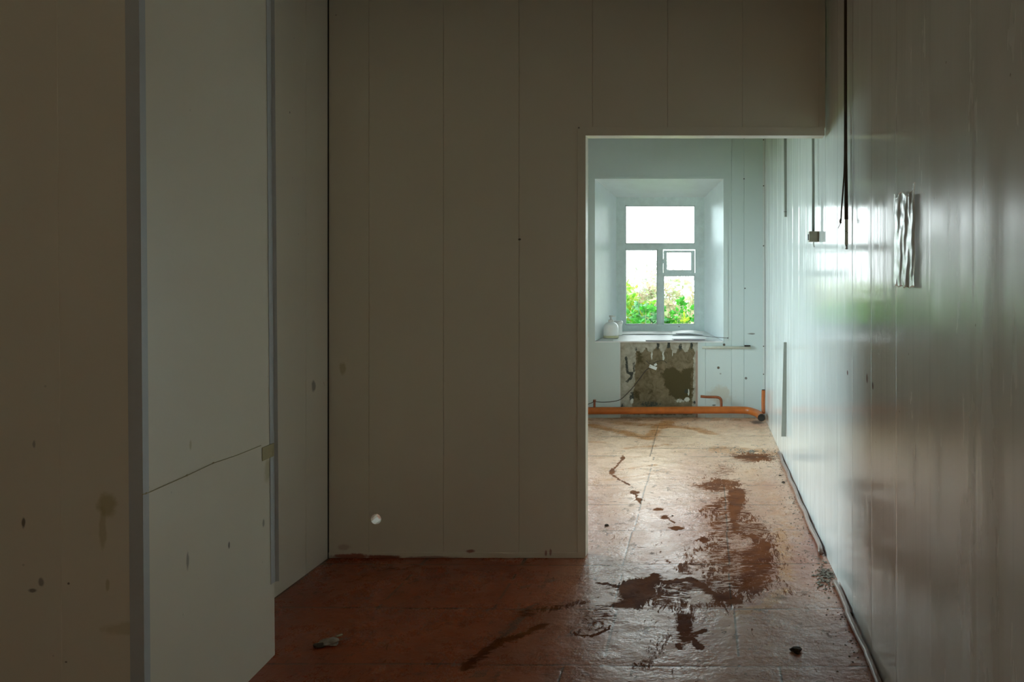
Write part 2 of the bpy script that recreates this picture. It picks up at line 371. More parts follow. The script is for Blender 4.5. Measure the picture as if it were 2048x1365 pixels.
add_poly([(1452, 975), (1494, 978), (1496, 1005), (1484, 1030), (1480, 1062), (1500, 1070), (1460, 1070), (1452, 1020)], .92, .04)
add_poly([(1400, 1015), (1450, 1010), (1458, 1070), (1420, 1090), (1390, 1120), (1372, 1125), (1420, 1060)], .60)
add_poly([(1425, 1010), (1450, 1008), (1452, 1018), (1428, 1020)], .9)
add_poly([(1380, 972), (1430, 955), (1488, 962), (1486, 975), (1450, 985), (1400, 982)], .74, .05)
add_poly([(1420, 930), (1450, 920), (1484, 935), (1480, 952), (1440, 958), (1400, 958)], .50, .08)
add_poly([(1450, 910), (1500, 905), (1550, 908), (1556, 922), (1500, 926), (1470, 920)], .80, .09)
add_poly([(1350, 1225), (1388, 1225), (1392, 1268), (1386, 1288), (1362, 1290), (1350, 1258)], .86, .02)
add_poly([(1350, 1218), (1390, 1218), (1388, 1232), (1352, 1232)], .6, .02)
add_line([(1356, 1288), (1362, 1298)], .006, 1.0, .01); add_line([(1388, 1280), (1402, 1300)], .008, 1.0, .012); add_line([(1385, 1278), (1412, 1262)], .01, .8, .015)
add_poly([(1395, 1022), (1408, 1015), (1402, 1036)], 1.0, .02)
for (a, b, w, h) in [(1407, 1081, 13, 8), (1353, 1057, 16, 5), (1330, 1036, 10, 5), (1316, 1019, 12, 3.5), (1267, 986, 12, 5), (1224, 944, 7, 8), (1245, 916, 5, 6), (1278, 1000, 8, 4), (1403, 1296, 7, 7), (1334, 1124, 8, 3)]:
    add_poly([(a - w, b), (a, b - h), (a + w * .8, b - h * .4), (a + w, b + h * .4), (a, b + h)], 1.0, .015)
add_line([(1242, 920), (1230, 935), (1224, 948), (1240, 962), (1258, 970)], .006, .9, .012)
add_line([(1270, 990), (1282, 1008)], .004, .9, .01); add_line([(1330, 1036), (1350, 1046)], .003, 1, .008); add_line([(1198, 1166), (1238, 1173)], .006, .85, .01)
add_poly([(1160, 1215), (1215, 1212), (1240, 1220), (1240, 1235), (1225, 1245), (1222, 1262), (1180, 1272), (1150, 1262), (1160, 1240)], .50, .05)
add_line([(1150, 1262), (1165, 1272), (1195, 1268), (1222, 1255)], .004, .8, .01)
add_line([(1335, 1275), (1310, 1300), (1290, 1330)], .02, .5, .03); add_line([(1540, 1150), (1590, 1190), (1640, 1170)], .02, .42, .04)
add_line([(1040, 1230), (1110, 1215), (1160, 1205)], .02, .62, .04); add_line([(930, 1335), (990, 1290), (1090, 1250)], .016, .75, .035); add_line([(700, 1165), (760, 1140), (830, 1135)], .01, .5, .03)
add_poly([(1405, 955), (1485, 958), (1500, 1010), (1570, 1075), (1574, 1130), (1558, 1180), (1490, 1222), (1400, 1222), (1380, 1150), (1375, 1110), (1425, 1065), (1395, 1020), (1440, 985)], .60, .07)
add_poly([(1300, 1155), (1400, 1160), (1420, 1222), (1290, 1222)], .60, .04)
# open islands where the boards show through
def cut(poly, amt=1.0, soft=.03):
    global mud; mud = mud * (1 - amt * polymask(wx, wy, fl(poly), soft))
cut([(1383, 1190), (1400, 1178), (1425, 1192), (1415, 1205), (1390, 1206)], .85); cut([(1466, 1080), (1500, 1078), (1505, 1095), (1470, 1100)], .5); cut([(1388, 1108), (1410, 1105), (1415, 1118), (1392, 1122)], .8)
cut([(1320, 1150), (1345, 1150), (1348, 1160), (1325, 1160)], .8); cut([(1390, 1135), (1412, 1135), (1408, 1155), (1388, 1158)], .45)
# rubbed arcs in the mud
ang = np.arctan2(Y - PF(1440, 1120)[1], X - PF(1440, 1120)[0]); rad = np.hypot(X - PF(1440, 1120)[0], (Y - PF(1440, 1120)[1]))
mud = np.clip(mud - .05 * (np.sin(rad * 180 + 3 * fbm(X * 5, Y * 5, 2)) > .3) * (mud > .3) * (mud < .95), 0, 1)
ochre = np.zeros_like(X)
def och(pts, w, a, soft=.05):
    global ochre; ochre = np.maximum(ochre, a * linemask(wx, wy, fl(pts), w, soft))
och([(1180, 850), (1230, 862), (1300, 878), (1310, 862)], .03, .75, .10); och([(1230, 845), (1280, 850), (1300, 850)], .05, .6, .12); och([(1318, 855), (1335, 845)], .05, .8, .12)
och([(1330, 853), (1390, 858), (1420, 868)], .03, .7, .10); och([(1200, 915), (1280, 914)], .006, .6, .03); och([(1240, 940), (1310, 930)], .008, .65, .03); och([(1180, 965), (1260, 955), (1310, 948)], .01, .55, .05)
och([(1250, 898), (1330, 890)], .02, .6, .06); och([(1180, 885), (1210, 886)], .02, .6, .05); och([(1440, 900), (1556, 905)], .08, .6, .15); och([(1500, 940), (1540, 990), (1590, 1080)], .04, .42, .10); och([(1560, 1060), (1575, 1160)], .02, .6, .08)
och([(1470, 1225), (1530, 1215), (1570, 1180)], .012, .8, .05); och([(1180, 838), (1530, 838)], .10, .55, .2)
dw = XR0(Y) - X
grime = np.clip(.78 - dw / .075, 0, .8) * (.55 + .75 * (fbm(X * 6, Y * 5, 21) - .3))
for (a, b, w, s) in [(1500, 903, .05, .8), (1655, 1150, .07, .95), (1640, 1120, .05, .7), (1592, 1305, .025, 1.0), (1567, 965, .02, 1.0), (1304, 1107, .03, .75), (1240, 1140, .02, .7), (1515, 845, .12, .9), (1700, 1235, .05, .8)]:
    x0, y0 = PF(a, b); grime = np.maximum(grime, s * np.clip(1.2 - np.hypot((wx - x0), (wy - y0) * .6) / w, 0, 1))
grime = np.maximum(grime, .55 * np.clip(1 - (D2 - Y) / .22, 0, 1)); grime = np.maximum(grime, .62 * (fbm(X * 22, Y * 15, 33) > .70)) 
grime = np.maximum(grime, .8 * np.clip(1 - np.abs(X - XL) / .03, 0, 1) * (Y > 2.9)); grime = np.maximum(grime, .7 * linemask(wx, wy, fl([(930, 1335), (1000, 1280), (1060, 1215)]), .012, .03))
# joints between the boards, read off the photo row by row
joint = np.zeros_like(X)
rowsY = [PF(0, q)[1] for q in (1335, 1220, 1131, 1063, 1012, 972, 914)]
rowsY = [2.25] + rowsY + [6.6, 7.1, 7.65]
vj = {0: [1055, 1600], 1: [830, 1204, 1480], 2: [930, 1224, 1464], 3: [1245, 1460], 4: [1268, 1456], 5: [1280, 1452], 6: [1290, 1449], 7: [1300]}
for k, ry in enumerate(rowsY): joint = np.maximum(joint, np.clip(1.3 - np.abs(Y + .012 * np.sin(X * 2 + k) - .012 - ry) / .006, 0, 1) * (fbm(X * 7, Y * 0 + k, 40) > .25))
for k, ry in enumerate(rowsY[:-1]):
    y1 = rowsY[k + 1]; qy = VY + F * H / (.5 * (ry + y1)); xs_ = [ (q - VX) / F * ry for q in vj.get(k, [1310])]
    if k == 2: xs_ = [PX(q, ry) for q in (985, 1224, 1464)]
    xs_ = sorted(xs_); xs_ = xs_ + [xs_[0] - .5, xs_[0] - 1.0, xs_[0] - 1.5]
    if k > 5: xs_ = [PX({6: 1293, 7: 1300, 8: 1304, 9: 1310}.get(k, 1310), ry)] + [-.9, -1.5]
    for xx in xs_: joint = np.maximum(joint, np.clip(1.3 - np.abs(X - xx) / .006, 0, 1) * (Y > ry) * (Y < y1) * (fbm(X * 0 + k, Y * 9, 44) > .32))
lit_tone = np.clip((Y - 4.2) / 2.6, 0, 1) * .72 + .40 * np.clip(fbm(X * 2.2, Y * 1.3, 60) * 2 - .5, 0, 1) * np.clip((X + .95) / .6, .0, 1)   # far room and walkway light painted in as paler boards, besides trodden wear
zfl = .004 * (fbm(X * 2.5, Y * 2.5, 71) - .5) - .0006 * joint
floor = grid_mesh('floor', xs, ys, lambda a, b: np.stack([a, b, zfl.ravel()], -1), M_floor, dict(mud=mud, ochre=ochre, grime=grime, joint=joint, lit_tone=lit_tone), kind='structure', label='worn orange-brown board floor smeared with rusty mud')

# ------------------------------------------------------------------ right wall: glossy panels that buckle slightly
yy = np.unique(np.round(np.concatenate([np.arange(-2.6, 1.2, .05), np.arange(1.2, 8.7, .012)]), 4))
def slope(y):
    s = np.where(y < 4.75, -.0125, 0.0) + np.where(y > 5.0, .004, 0)
    w = np.clip((2.75 - y) / .8, 0, 1)
    s = s + .0045 * np.sin(y * 41 + 2 * np.sin(y * 7)) + .0035 * np.sin(y * 67 + 1.3)
    s = s + w * (.030 * np.sin(y * 21 + 1.5 * np.sin(y * 5)) + .014 * np.sin(y * 43 + 2) + .016)
    return s
PJ = 2.175 + .375 * np.arange(-13, 18)
off = np.zeros_like(yy)
for a, b in zip(PJ, PJ[1:]):
    m = (yy >= a) & (yy < b)
    if m.sum() < 2: continue
    s = slope(yy[m]); seg = np.concatenate([[0], np.cumsum(.5 * (s[1:] + s[:-1]) * np.diff(yy[m]))])
    off[m] = seg - seg.mean() if .5 * (a + b) > 2.5 else seg - seg[-1] * np.linspace(0, 1, len(seg))
jnt = np.zeros_like(yy)
for a in PJ: jnt = np.maximum(jnt, np.clip(1 - np.abs(yy - a) / .012, 0, 1))
zz = np.array([-.02, .3, .7, 1.1, 1.5, 1.9, 2.3, 2.7, 3.05])
def rw(a, b):
    o_ = np.interp(a, yy, off); j = np.interp(a, yy, jnt)
    lean = .0012 * np.sin(b * 2.2 + a * .7)
    return np.stack([.6336 + (a - 2.74) * .0042 + o_ + .0012 * j + lean, a, b], -1)
wr = grid_mesh('wall_right', yy, zz, rw, M_right, {}, kind='structure', label='glossy pale plastic-panelled wall reflecting the window')
def XR(Y): return float(np.interp(Y, yy, off)) + XR0(Y)
bm = bmesh.new(); box(bm, .70, .80, -2.7, 8.9, -.05, 3.1); link('wall_right_backing', bm, M_rear, kind='structure')

# ------------------------------------------------------------------ panelled walls with tongue-and-groove lines
def grooved(name, a0, a1, z0, z1, face, back, grooves, mat, axis='x', sgn=-1, hole=None, lean=0.0, **k):
    """profile of grooves along a, extruded in z; face = coordinate of the visible face"""
    pr = [(a0, face)]
    for g in sorted(grooves):
        if a0 + .01 < g < a1 - .01: pr += [(g - .0022, face), (g, face - sgn * .004), (g + .0022, face)]
    pr += [(a1, face), (a1, back), (a0, back)]
    q = (lambda a, f, z: Vector((a - lean * z, f, z))) if axis == 'x' else (lambda a, f, z: Vector((f - lean * z, a, z)))
    bm = bmesh.new(); hexa(bm, [q(a, f, z0) for a, f in pr], [q(a, f, z1) for a, f in pr])
    bmesh.ops.triangulate(bm, faces=[f for f in bm.faces if len(f.verts) > 4])
    o = link(name, bm, mat, kind='structure', **k)
    if hole:
        hb = bmesh.new(); tube(hb, hole[0], hole[1], 14); me = bpy.data.meshes.new('h'); bmesh.ops.recalc_face_normals(hb, faces=hb.faces[:]); hb.to_mesh(me); hb.free()
        ho = bpy.data.objects.new('h', me); COL.objects.link(ho)
        mo = o.modifiers.new('b', 'BOOLEAN'); mo.operation = 'DIFFERENCE'; mo.solver = 'EXACT'; mo.object = ho
        dg = bpy.context.evaluated_depsgraph_get(); nm = bpy.data.meshes.new_from_object(o.evaluated_get(dg)); o.modifiers.clear(); o.data = nm
        bpy.data.objects.remove(ho)
    return o
PG = [PX(q, D1) for q in (738, 887, 1038, 1185, 1335, 1485)]
TH = .075
hx, hz = PX(752, D1), PZ(1039, D1)
hs = PX(738, D1)
hole_loop = ([(hx, D1 - .05, hz), (hx, D1 + .2, hz)], .0265)
wp = grooved('wall_partition', XL, XJ, 0, CEIL, D1, D1 + TH, PG, M_part, hole=hole_loop, label='dim cream panelled partition with a round hole near the floor')
bmh = bmesh.new()
grooved('wall_header', XJ, .60, ZH, CEIL, D1, D1 + TH, PG, M_part, label='dim cream panel header above the opening')
bm = bmesh.new(); box(bm, -2.95, XL, D1 + .001, D1 + TH, 0, CEIL); link('wall_partition_side', bm, M_rear, kind='structure')
# plastic edge trims of the opening
def tb(n, x0, x1, y0, y1, z0, z1, m=None, bev=.0012, **k):
    bm = bmesh.new(); box(bm, x0, x1, y0, y1, z0, z1, bev); return link(n, bm, m or M_part, kind='structure', **k)
e = .003
tb('trim_1', XJ - .038, XJ + .004, D1 - e, D1 + TH + e, .004, ZH + .0, M_part, label='plastic edging of the left jamb')
tb('trim_2', XJ - .038, .625, D1 - e, D1 + TH + e, ZH - .004, ZH + .040, M_part, label='plastic edging under the header')
tb('trim_3', .595, .628, D1 - e, D1 + TH + e, ZH + .038, CEIL, M_part)
tb('trim_4', XL, XJ - .036, D1 - e, D1 + .01, .002, .028, M_part)
tb('trim_5', XL - .004, XL + .004, D1 - .006, D1, 0, CEIL, M_dark, 0)
# left wall between pilaster and partition
LG = [3.747]
grooved('wall_left', 2.6, D1 + TH, 0, CEIL, XL, XL - .1, LG, M_left, axis='y', sgn=1, label='narrow cream panelled wall between pilaster and partition')
# pilaster boxed in with panels
yA, yB = 2.94, yf; xA, xB = -1.603, -1.542; LN = .0079
bm = bmesh.new()
hexa(bm, [(xA, yA, 0), (xB, yB + .001, 0), (XL - .06, yB + .001, 0), (XL - .06, yA, 0)], [(xA - LN * CEIL, yA, CEIL), (xB - LN * CEIL, yB + .001, CEIL), (XL - .06, yB + .001, CEIL), (XL - .06, yA, CEIL)])
link('wall_pilaster', bm, M_col, kind='structure', label='pilaster boxed in with cream plastic panels')
grooved('wall_pilaster_front', -2.95, xB - .03, 0, CEIL, yB, yB + .1, [PX(127, yB)], M_cf, lean=LN, label='shadowed cream panelled face left of the pilaster')
# corner trims of the pilaster
def prism(n, a, b, m, **k):
    bm = bmesh.new(); hexa(bm, a, b); return link(n, bm, m, kind='structure', **k)
def lean(pts, z): return [(x - LN * z, y, z) for x, y in pts]
fl_ = [(xB - .036, yB - .004), (xB + .003, yB - .004), (xB + .003 - .0016, yB + .022), (xB - .001, yB + .022), (xB - .001, yB - .001), (xB - .036, yB - .001)]
prism('trim_6', lean(fl_, 0), lean(fl_, CEIL), M_trim, label='bluish plastic corner trim at the near edge of the pilaster')
fr_ = [(xA + .002 + .0016, yA - .03), (xA + .003, yA + .002), (xA + .016, yA + .004), (xA + .017, yA + .002), (xA + .005, yA - .001), (xA + .0045, yA - .03)]
prism('trim_7', lean(fr_, .275), lean(fr_, CEIL), M_trim, label='bluish plastic corner trim at the far edge of the pilaster')
# rear part of the front room
for n, b in dict(wall_front_left=(-3.0, -2.9, -2.6, yB + .1), ).items():
    bm = bmesh.new(); box(bm, b[0], b[1], b[2], b[3], 0, CEIL); link(n, bm, M_rear, kind='structure')
bm = bmesh.new(); bx0, bx1, bz0, bz1 = -1.45, .45, .55, 2.5      # rear wall behind the camera, its unseen window added to light the front room
for b in ((-3.0, bx0, 0, CEIL), (bx1, .8, 0, CEIL), (bx0, bx1, 0, bz0), (bx0, bx1, bz1, CEIL)): box(bm, b[0], b[1], -2.8, -2.6, b[2], b[3])
link('wall_back', bm, M_rear, kind='structure')
w3 = empty('added_window_3', ((bx0 + bx1) / 2, -2.7, bz0), kind='structure')
bm = bmesh.new()
for q in ((bx0, bx0 + .07, bz0, bz1), (bx1 - .07, bx1, bz0, bz1), (bx0, bx1, bz0, bz0 + .07), (bx0, bx1, bz1 - .07, bz1), (-.53, -.47, bz0, bz1)): box(bm, q[0], q[1], -2.74, -2.69, q[2], q[3], .002)
link('window_frame', bm, M_frame, w3)
bm = bmesh.new(); box(bm, bx0, bx1, -2.72, -2.716, bz0, bz1); link('glass', bm, M_glass, w3)
portal('window_portal', ((bx0 + bx1) / 2, -2.79, (bz0 + bz1) / 2), (math.radians(90), 0, 0), bx1 - bx0, bz1 - bz0)
bm = bmesh.new(); box(bm, -3.05, .8, -2.7, 8.9, CEIL, CEIL + .1); link('ceiling', bm, M_ceil, kind='structure')
bm = bmesh.new(); box(bm, -3.05, .8, -2.7, 8.9, -.25, -.02); link('floor_slab', bm, M_rear, kind='structure')

# ------------------------------------------------------------------ far wall, niche, window
wx0, wx1, wz0, wz1 = PX(1190, D2), PX(1447, D2), PZ(683, D2), PZ(358, D2)
nx0, nx1, nz1 = PX(1240, D2), PX(1396, D2), wz0
GF = [PX(q, D2) for q in (1463, 1488)]
bm = bmesh.new()
def gpan(x0, x1, z0, z1, grooves):
    pr = [(x0, D2)]
    for g in sorted(grooves):
        if x0 < g < x1: pr += [(g - .0025, D2), (g, D2 + .005), (g + .0025, D2)]
    pr += [(x1, D2), (x1, D2 + .025), (x0, D2 + .025)]
    b = bmesh.new(); hexa(b, [Vector((a, f, z0)) for a, f in pr], [Vector((a, f, z1)) for a, f in pr]); bmesh.ops.triangulate(b, faces=[f for f in b.faces if len(f.verts) > 4])
    me = bpy.data.meshes.new('t'); b.to_mesh(me); b.free(); bm.from_mesh(me); bpy.data.meshes.remove(me)
ox0, ox1 = -2.35, -1.17      # opening of the second window, hidden behind the partition
gpan(XFL - .1, ox0, 0, CEIL, [-2.425]); gpan(ox1, wx0, 0, CEIL, []); gpan(ox0, ox1, 0, wz0, []); gpan(ox0, ox1, wz1, CEIL, []); gpan(wx1, .70, 0, CEIL, GF); gpan(wx0, wx1, wz1, CEIL, [])
gpan(wx0, nx0, 0, wz0, []); gpan(nx1, wx1, 0, wz0, [PX(1411, D2)])
wf = link('wall_far', bm, M_far, kind='structure', label='pale panelled wall around the window')
# niche with bare stained plaster
def niche_mat():
    t = NT('stained_plaster'); c = t.coord()
    def at(n): o = t.n('ShaderNodeAttribute', attribute_name=n); return o.outputs['Fac']
    fine = t.noise(c, 60, 5, .7, .5); med = t.noise(c, 16, 4, .6, .4)
    base = t.mix(t.ramp(med, .3, .7), (.50, .47, .39), (.33, .30, .23))
    w1 = t.math('MULTIPLY', t.math('SUBTRACT', fine, .5), .9); w2 = t.math('MULTIPLY', t.math('SUBTRACT', med, .5), 1.3)
    f1 = t.ramp(t.math('ADD', at('bare'), t.math('ADD', w1, w2)), .35, .65)
    base = t.mix(f1, base, t.mix(t.ramp(t.noise(c, 14, 6, .7, .8), .3, .7), (.12, .09, .04), (.24, .185, .115)))
    f2 = t.ramp(t.math('ADD', at('wet'), t.math('ADD', w1, w2)), .4, .7)
    base = t.mix(f2, base, (.075, .055, .016))
    f3 = t.ramp(t.math('ADD', at('mould'), t.math('MULTIPLY', w1, 1.6)), .4, .7); base = t.mix(f3, base, (.045, .05, .04))
    f4 = t.ramp(t.math('ADD', at('white'), w1), .4, .65); base = t.mix(f4, base, (.62, .62, .56))
    f5 = t.ramp(at('pink'), .2, .9); base = t.mix(f5, base, (.45, .30, .24))
    return t.p(color=base, rough=.85, normal=t.bump(t.math('ADD', fine, f1), .6, .004))
nxs = np.arange(nx0 - .002, nx1 + .004, .004); nzs = np.arange(0, nz1 + .004, .004); NX, NZ = np.meshgrid(nxs, nzs); yn = D2 + .028
qx = VX + F * NX / yn; qy = VY + F * (H - NZ) / yn
jx = qx + 4 * (fbm(qx * .12, qy * .12, 4) - .5); jy = qy + 5 * (fbm(qx * .12 + 7, qy * .12, 6) - .5)
zig = [(1272, 702), (1280, 706), (1285, 704), (1292, 696), (1298, 706), (1304, 705), (1316, 690), (1323, 705), (1328, 706), (1338, 689), (1346, 706), (1352, 706), (1361, 691), (1369, 705), (1374, 704), (1382, 688), (1389, 700), (1386, 760), (1384, 830), (1262, 830), (1270, 760), (1271, 720)]
bare = polymask(jx, jy, zig, 3)
wet = np.maximum(polymask(jx, jy, [(1325, 738), (1345, 733), (1352, 742), (1362, 745), (1370, 735), (1384, 735), (1384, 800), (1366, 803), (1352, 798), (1340, 790), (1330, 775), (1328, 760), (1320, 748)], 8),
                 np.maximum(.8 * polymask(jx, jy, [(1272, 700), (1282, 706), (1290, 730), (1272, 728)], 6), np.maximum(.8 * polymask(jx, jy, [(1268, 780), (1284, 784), (1280, 800), (1268, 798)], 6), .8 * polymask(jx, jy, [(1296, 776), (1312, 780), (1306, 790), (1296, 788)], 6))))
mould = np.zeros_like(bare)
for (a, b, w, h, s) in [(1316, 692, 4, 7, .8), (1338, 691, 4, 7, .95), (1361, 694, 4, 7, .75), (1383, 692, 3, 8, .8), (1272, 698, 3, 5, .6), (1264, 795, 5, 12, .75), (1372, 784, 4, 6, .7), (1389, 806, 3, 4, .8), (1300, 808, 28, 8, .6), (1293, 700, 5, 5, .4), (1245, 812, 6, 6, .6)]:
    mould = np.maximum(mould, s * np.clip(1.5 - np.hypot((jx - a) / w, (jy - b) / h), 0, 1))
mould = np.maximum(mould, .75 * linemask(jx, jy, [(1253, 716), (1255, 745), (1265, 748), (1262, 755), (1254, 764)], 2, 2)); mould = np.maximum(mould, .6 * linemask(jx, jy, [(1268, 725), (1268, 745)], 1.5, 2))
white = np.zeros_like(bare)
for (a, b, w, h, s) in [(1304, 712, 1.5, 9, .9), (1327, 712, 1.8, 10, 1), (1345, 708, 1.2, 6, .8), (1374, 800, 6, 5, .9), (1264, 803, 3, 5, .9), (1360, 803, 14, 6, .55), (1377, 785, 1.5, 8, .9), (1390, 750, 3, 60, .35)]:
    white = np.maximum(white, s * np.clip(1.5 - np.hypot((jx - a) / w, (jy - b) / h), 0, 1))
pink = np.clip((qx - 1389) / 3, 0, 1) * np.clip((qy - 695) / 10, 0, 1) * .7
grid_mesh('wall_niche', nxs, nzs, lambda a, b: np.stack([a, yn + .003 * (fbm(a * 9, b * 9, 12) - .5), b], -1), niche_mat(), dict(bare=bare, wet=wet, mould=mould, white=white, pink=pink), kind='structure', label='bare stained plaster patch under the window where a radiator hung')
bm = bmesh.new(); box(bm, nx0 - .004, nx0 + .003, D2 - .002, D2 + .03, 0, nz1); box(bm, nx1 - .003, nx1 + .004, D2 - .002, D2 + .03, 0, nz1); link('trim_8', bm, M_trimw, kind='structure')
# masonry behind, with the opening of the frame
fx0, fx1, fz0, fz1 = PX(1233, DF), PX(1408, DF), PZ(662, DF), PZ(395, DF)
bm = bmesh.new(); ya, yb = DF + .035, DF + .30; m_ = .012
box(bm, XFL - .3, ox0, ya, yb, -.3, 3.1); box(bm, ox1, fx0 + m_, ya, yb, -.3, 3.1); box(bm, ox0, ox1, ya, yb, -.3, fz0); box(bm, ox0, ox1, ya, yb, fz1, 3.1); box(bm, fx1 - m_, .8, ya, yb, -.3, 3.1); box(bm, fx0 + m_, fx1 - m_, ya, yb, -.3, fz0 + m_); box(bm, fx0 + m_, fx1 - m_, ya, yb, fz1 - m_, 3.1)
link('wall_masonry', bm, M_rear, kind='structure')
w1 = empty('window_1', ((fx0 + fx1) / 2, DF, fz0), kind='structure', label='painted wooden window with an overexposed garden view')
sp = [(wx0, wz0, wx1, wz1), (fx0, fz0, fx1, fz1)]
def quad_solid(name, a, b, c, d, n, mat, **k):
    bm = bmesh.new(); nn = Vector(n) * .012; L = [Vector(v) for v in (a, b, c, d)]; hexa(bm, L, [v + nn for v in L]); return link(name, bm, mat, w1, **k)
o_ = D2 - .002
quad_solid('reveal', (wx0, o_, wz0), (wx0, o_, wz1), (fx0, DF + .01, fz1), (fx0, DF + .01, fz0), (-1, 0, 0), M_reveal)
quad_solid('reveal', (wx1, o_, wz0), (wx1, o_, wz1), (fx1, DF + .01, fz1), (fx1, DF + .01, fz0), (1, 0, 0), M_reveal)
quad_solid('reveal', (wx0, o_, wz1), (wx1, o_, wz1), (fx1, DF + .01, fz1), (fx0, DF + .01, fz1), (0, 0, 1), M_reveal)
quad_solid('window_sill', (wx0 + .004, o_ - .006, wz0), (wx1 - .004, o_ - .006, wz0), (fx1, DF + .01, fz0), (fx0, DF + .01, fz0), (0, 0, -1), M_sill)
bm = bmesh.new(); tw = .055   # flat border round the reveal
def ring(bm, a, b, y0, y1):
    (x0, z0, x1, z1), (X0, Z0, X1, Z1) = a, b
    for q in ([(X0, Z0), (X0, Z1), (x0, z1), (x0, z0)], [(X0, Z1), (X1, Z1), (x1, z1), (x0, z1)], [(X1, Z1), (X1, Z0), (x1, z0), (x1, z1)]):
        hexa(bm, [Vector((x, y0, z)) for x, z in q], [Vector((x, y1, z)) for x, z in q])
ring(bm, (wx0, wz0, wx1, wz1), (PX(1180, D2), wz0, PX(1456, D2), PZ(352, D2)), D2 - .005, D2 + .002)
link('window_casing', bm, M_far, w1)
def fb(name, q, y0, y1, mat, parent=w1, bev=.002, Y=DF, **k):   # a bar from four pixel edges at the frame plane
    bm = bmesh.new(); box(bm, PX(q[0], Y), PX(q[1], Y), y0, y1, PZ(q[3], Y), PZ(q[2], Y), bev); return link(name, bm, mat, parent, **k)
bm = bmesh.new()
for q in ((1232, 1250, 394, 663), (1390, 1409, 394, 663), (1250, 1390, 394, 411), (1250, 1390, 650, 663)): box(bm, PX(q[0], DF), PX(q[1], DF), DF, DF + .06, PZ(q[3], DF), PZ(q[2], DF), .002)
link('window_frame', bm, M_frame, w1)
fb('transom', (1249, 1391, 488, 499), DF + .004, DF + .055, M_frame)
fb('mullion', (1315, 1326, 499, 651), DF + .006, DF + .055, M_frame)
fb('glazing_bar', (1326, 1391, 546, 551), DF + .006, DF + .055, M_frame)
def pane(q, bead=2.0, fo=.0, par=w1):
    x0, x1, z0, z1 = PX(q[0], DF), PX(q[1], DF), PZ(q[3], DF), PZ(q[2], DF); b = bead / F * DF
    bm = bmesh.new(); ya, yb = DF + .016 + fo, DF + .034 + fo
    for c in ((x0, x0 + b, z0, z1), (x1 - b, x1, z0, z1), (x0, x1, z1 - b, z1), (x0, x1, z0, z0 + b)): box(bm, c[0], c[1], ya, yb, c[2], c[3], .0015)
    link('glazing_bead', bm, M_bead, par)
    bm = bmesh.new(); box(bm, x0, x1, DF + .036 + fo, DF + .040 + fo, z0, z1); link('glass', bm, M_glass, par)
pane((1250, 1390, 411, 488)); pane((1250, 1315, 499, 650)); pane((1326, 1390, 551, 650))
bm = bmesh.new()
for q in ((1327, 1333, 501, 546), (1382, 1389.5, 501, 546), (1333, 1382, 501, 505), (1333, 1382, 541, 546)): box(bm, PX(q[0], DF), PX(q[1], DF), DF - .004, DF + .03, PZ(q[3], DF), PZ(q[2], DF), .003)
vs = link('vent_sash', bm, M_frame, w1)
pane((1332.5, 1383, 504.5, 541.5), 1.2)
bm = bmesh.new(); box(bm, PX(1325, DF), PX(1328.5, DF), DF - .014, DF, PZ(527, DF), PZ(519, DF), .002); link('vent_latch', bm, M_frame, w1)
portal('window_portal', ((fx0 + fx1) / 2, DF + .29, (fz0 + fz1) / 2), (math.radians(-90), 0, 0), fx1 - fx0, fz1 - fz0)
w2 = empty('window_2', ((ox0 + ox1) / 2, DF, fz0), kind='structure')
bm = bmesh.new(); yq0, yq1 = D2 + .02, DF + .04
for b in ((ox0 - .02, ox0, wz0, wz1), (ox1, ox1 + .02, wz0, wz1), (ox0, ox1, wz0 - .02, wz0), (ox0, ox1, wz1, wz1 + .02)): box(bm, b[0], b[1], yq0, yq1, b[2], b[3])
link('reveal', bm, M_reveal, w2)
bm = bmesh.new(); om = (ox0 + ox1) / 2
for b in ((ox0, ox0 + .12, fz0, fz1), (ox1 - .12, ox1, fz0, fz1), (ox0, ox1, fz0, fz0 + .07), (ox0, ox1, fz1 - .09, fz1), (ox0, ox1, 1.80, 1.87), (om - .03, om + .03, fz0, 1.82)): box(bm, b[0], b[1], DF, DF + .06, b[2], b[3], .002)
link('window_frame', bm, M_frame, w2)
bm = bmesh.new(); box(bm, ox0, ox1, DF + .03, DF + .034, fz0, fz1); link('glass', bm, M_glass, w2)
portal('window_portal', (om, DF + .29, (fz0 + fz1) / 2), (math.radians(-90), 0, 0), ox1 - ox0, fz1 - fz0)
# unseen side window, added outside the frame to light the far room
bm = bmesh.new(); y0w, y1w, z0w, z1w = 4.8, 6.7, .90, 2.4
for b in ((XFL - .45, XFL, D1, y0w, 0, CEIL), (XFL - .45, XFL, y1w, 8.9, 0, CEIL), (XFL - .45, XFL, y0w, y1w, 0, z0w), (XFL - .45, XFL, y0w, y1w, z1w, CEIL)): box(bm, *b)
link('wall_far_left', bm, M_rear, kind='structure')
bm = bmesh.new(); box(bm, XFL - .5, .8, D1 - .5, 8.95, CEIL, CEIL + .12); link('ceiling_slab', bm, M_rear, kind='structure')
bm = bmesh.new(); box(bm, XFL - .5, -2.9, D1, 8.95, -.2, 0); link('floor_edge', bm, M_rear, kind='structure')
w4 = empty('added_window_4', (XFL - .3, (y0w + y1w) / 2, z0w), kind='structure')
bm = bmesh.new(); xx = XFL - .34
for q in ((y0w, y0w + .08, z0w, z1w), (y1w - .08, y1w, z0w, z1w), (y0w, y1w, z0w, z0w + .08), (y0w, y1w, z1w - .08, z1w), ((y0w + y1w) / 2 - .03, (y0w + y1w) / 2 + .03, z0w, z1w), (y0w, y1w, 1.9, 1.96)): box(bm, xx, xx + .05, q[0], q[1], q[2], q[3], .002)
link('window_frame', bm, M_frame, w4)
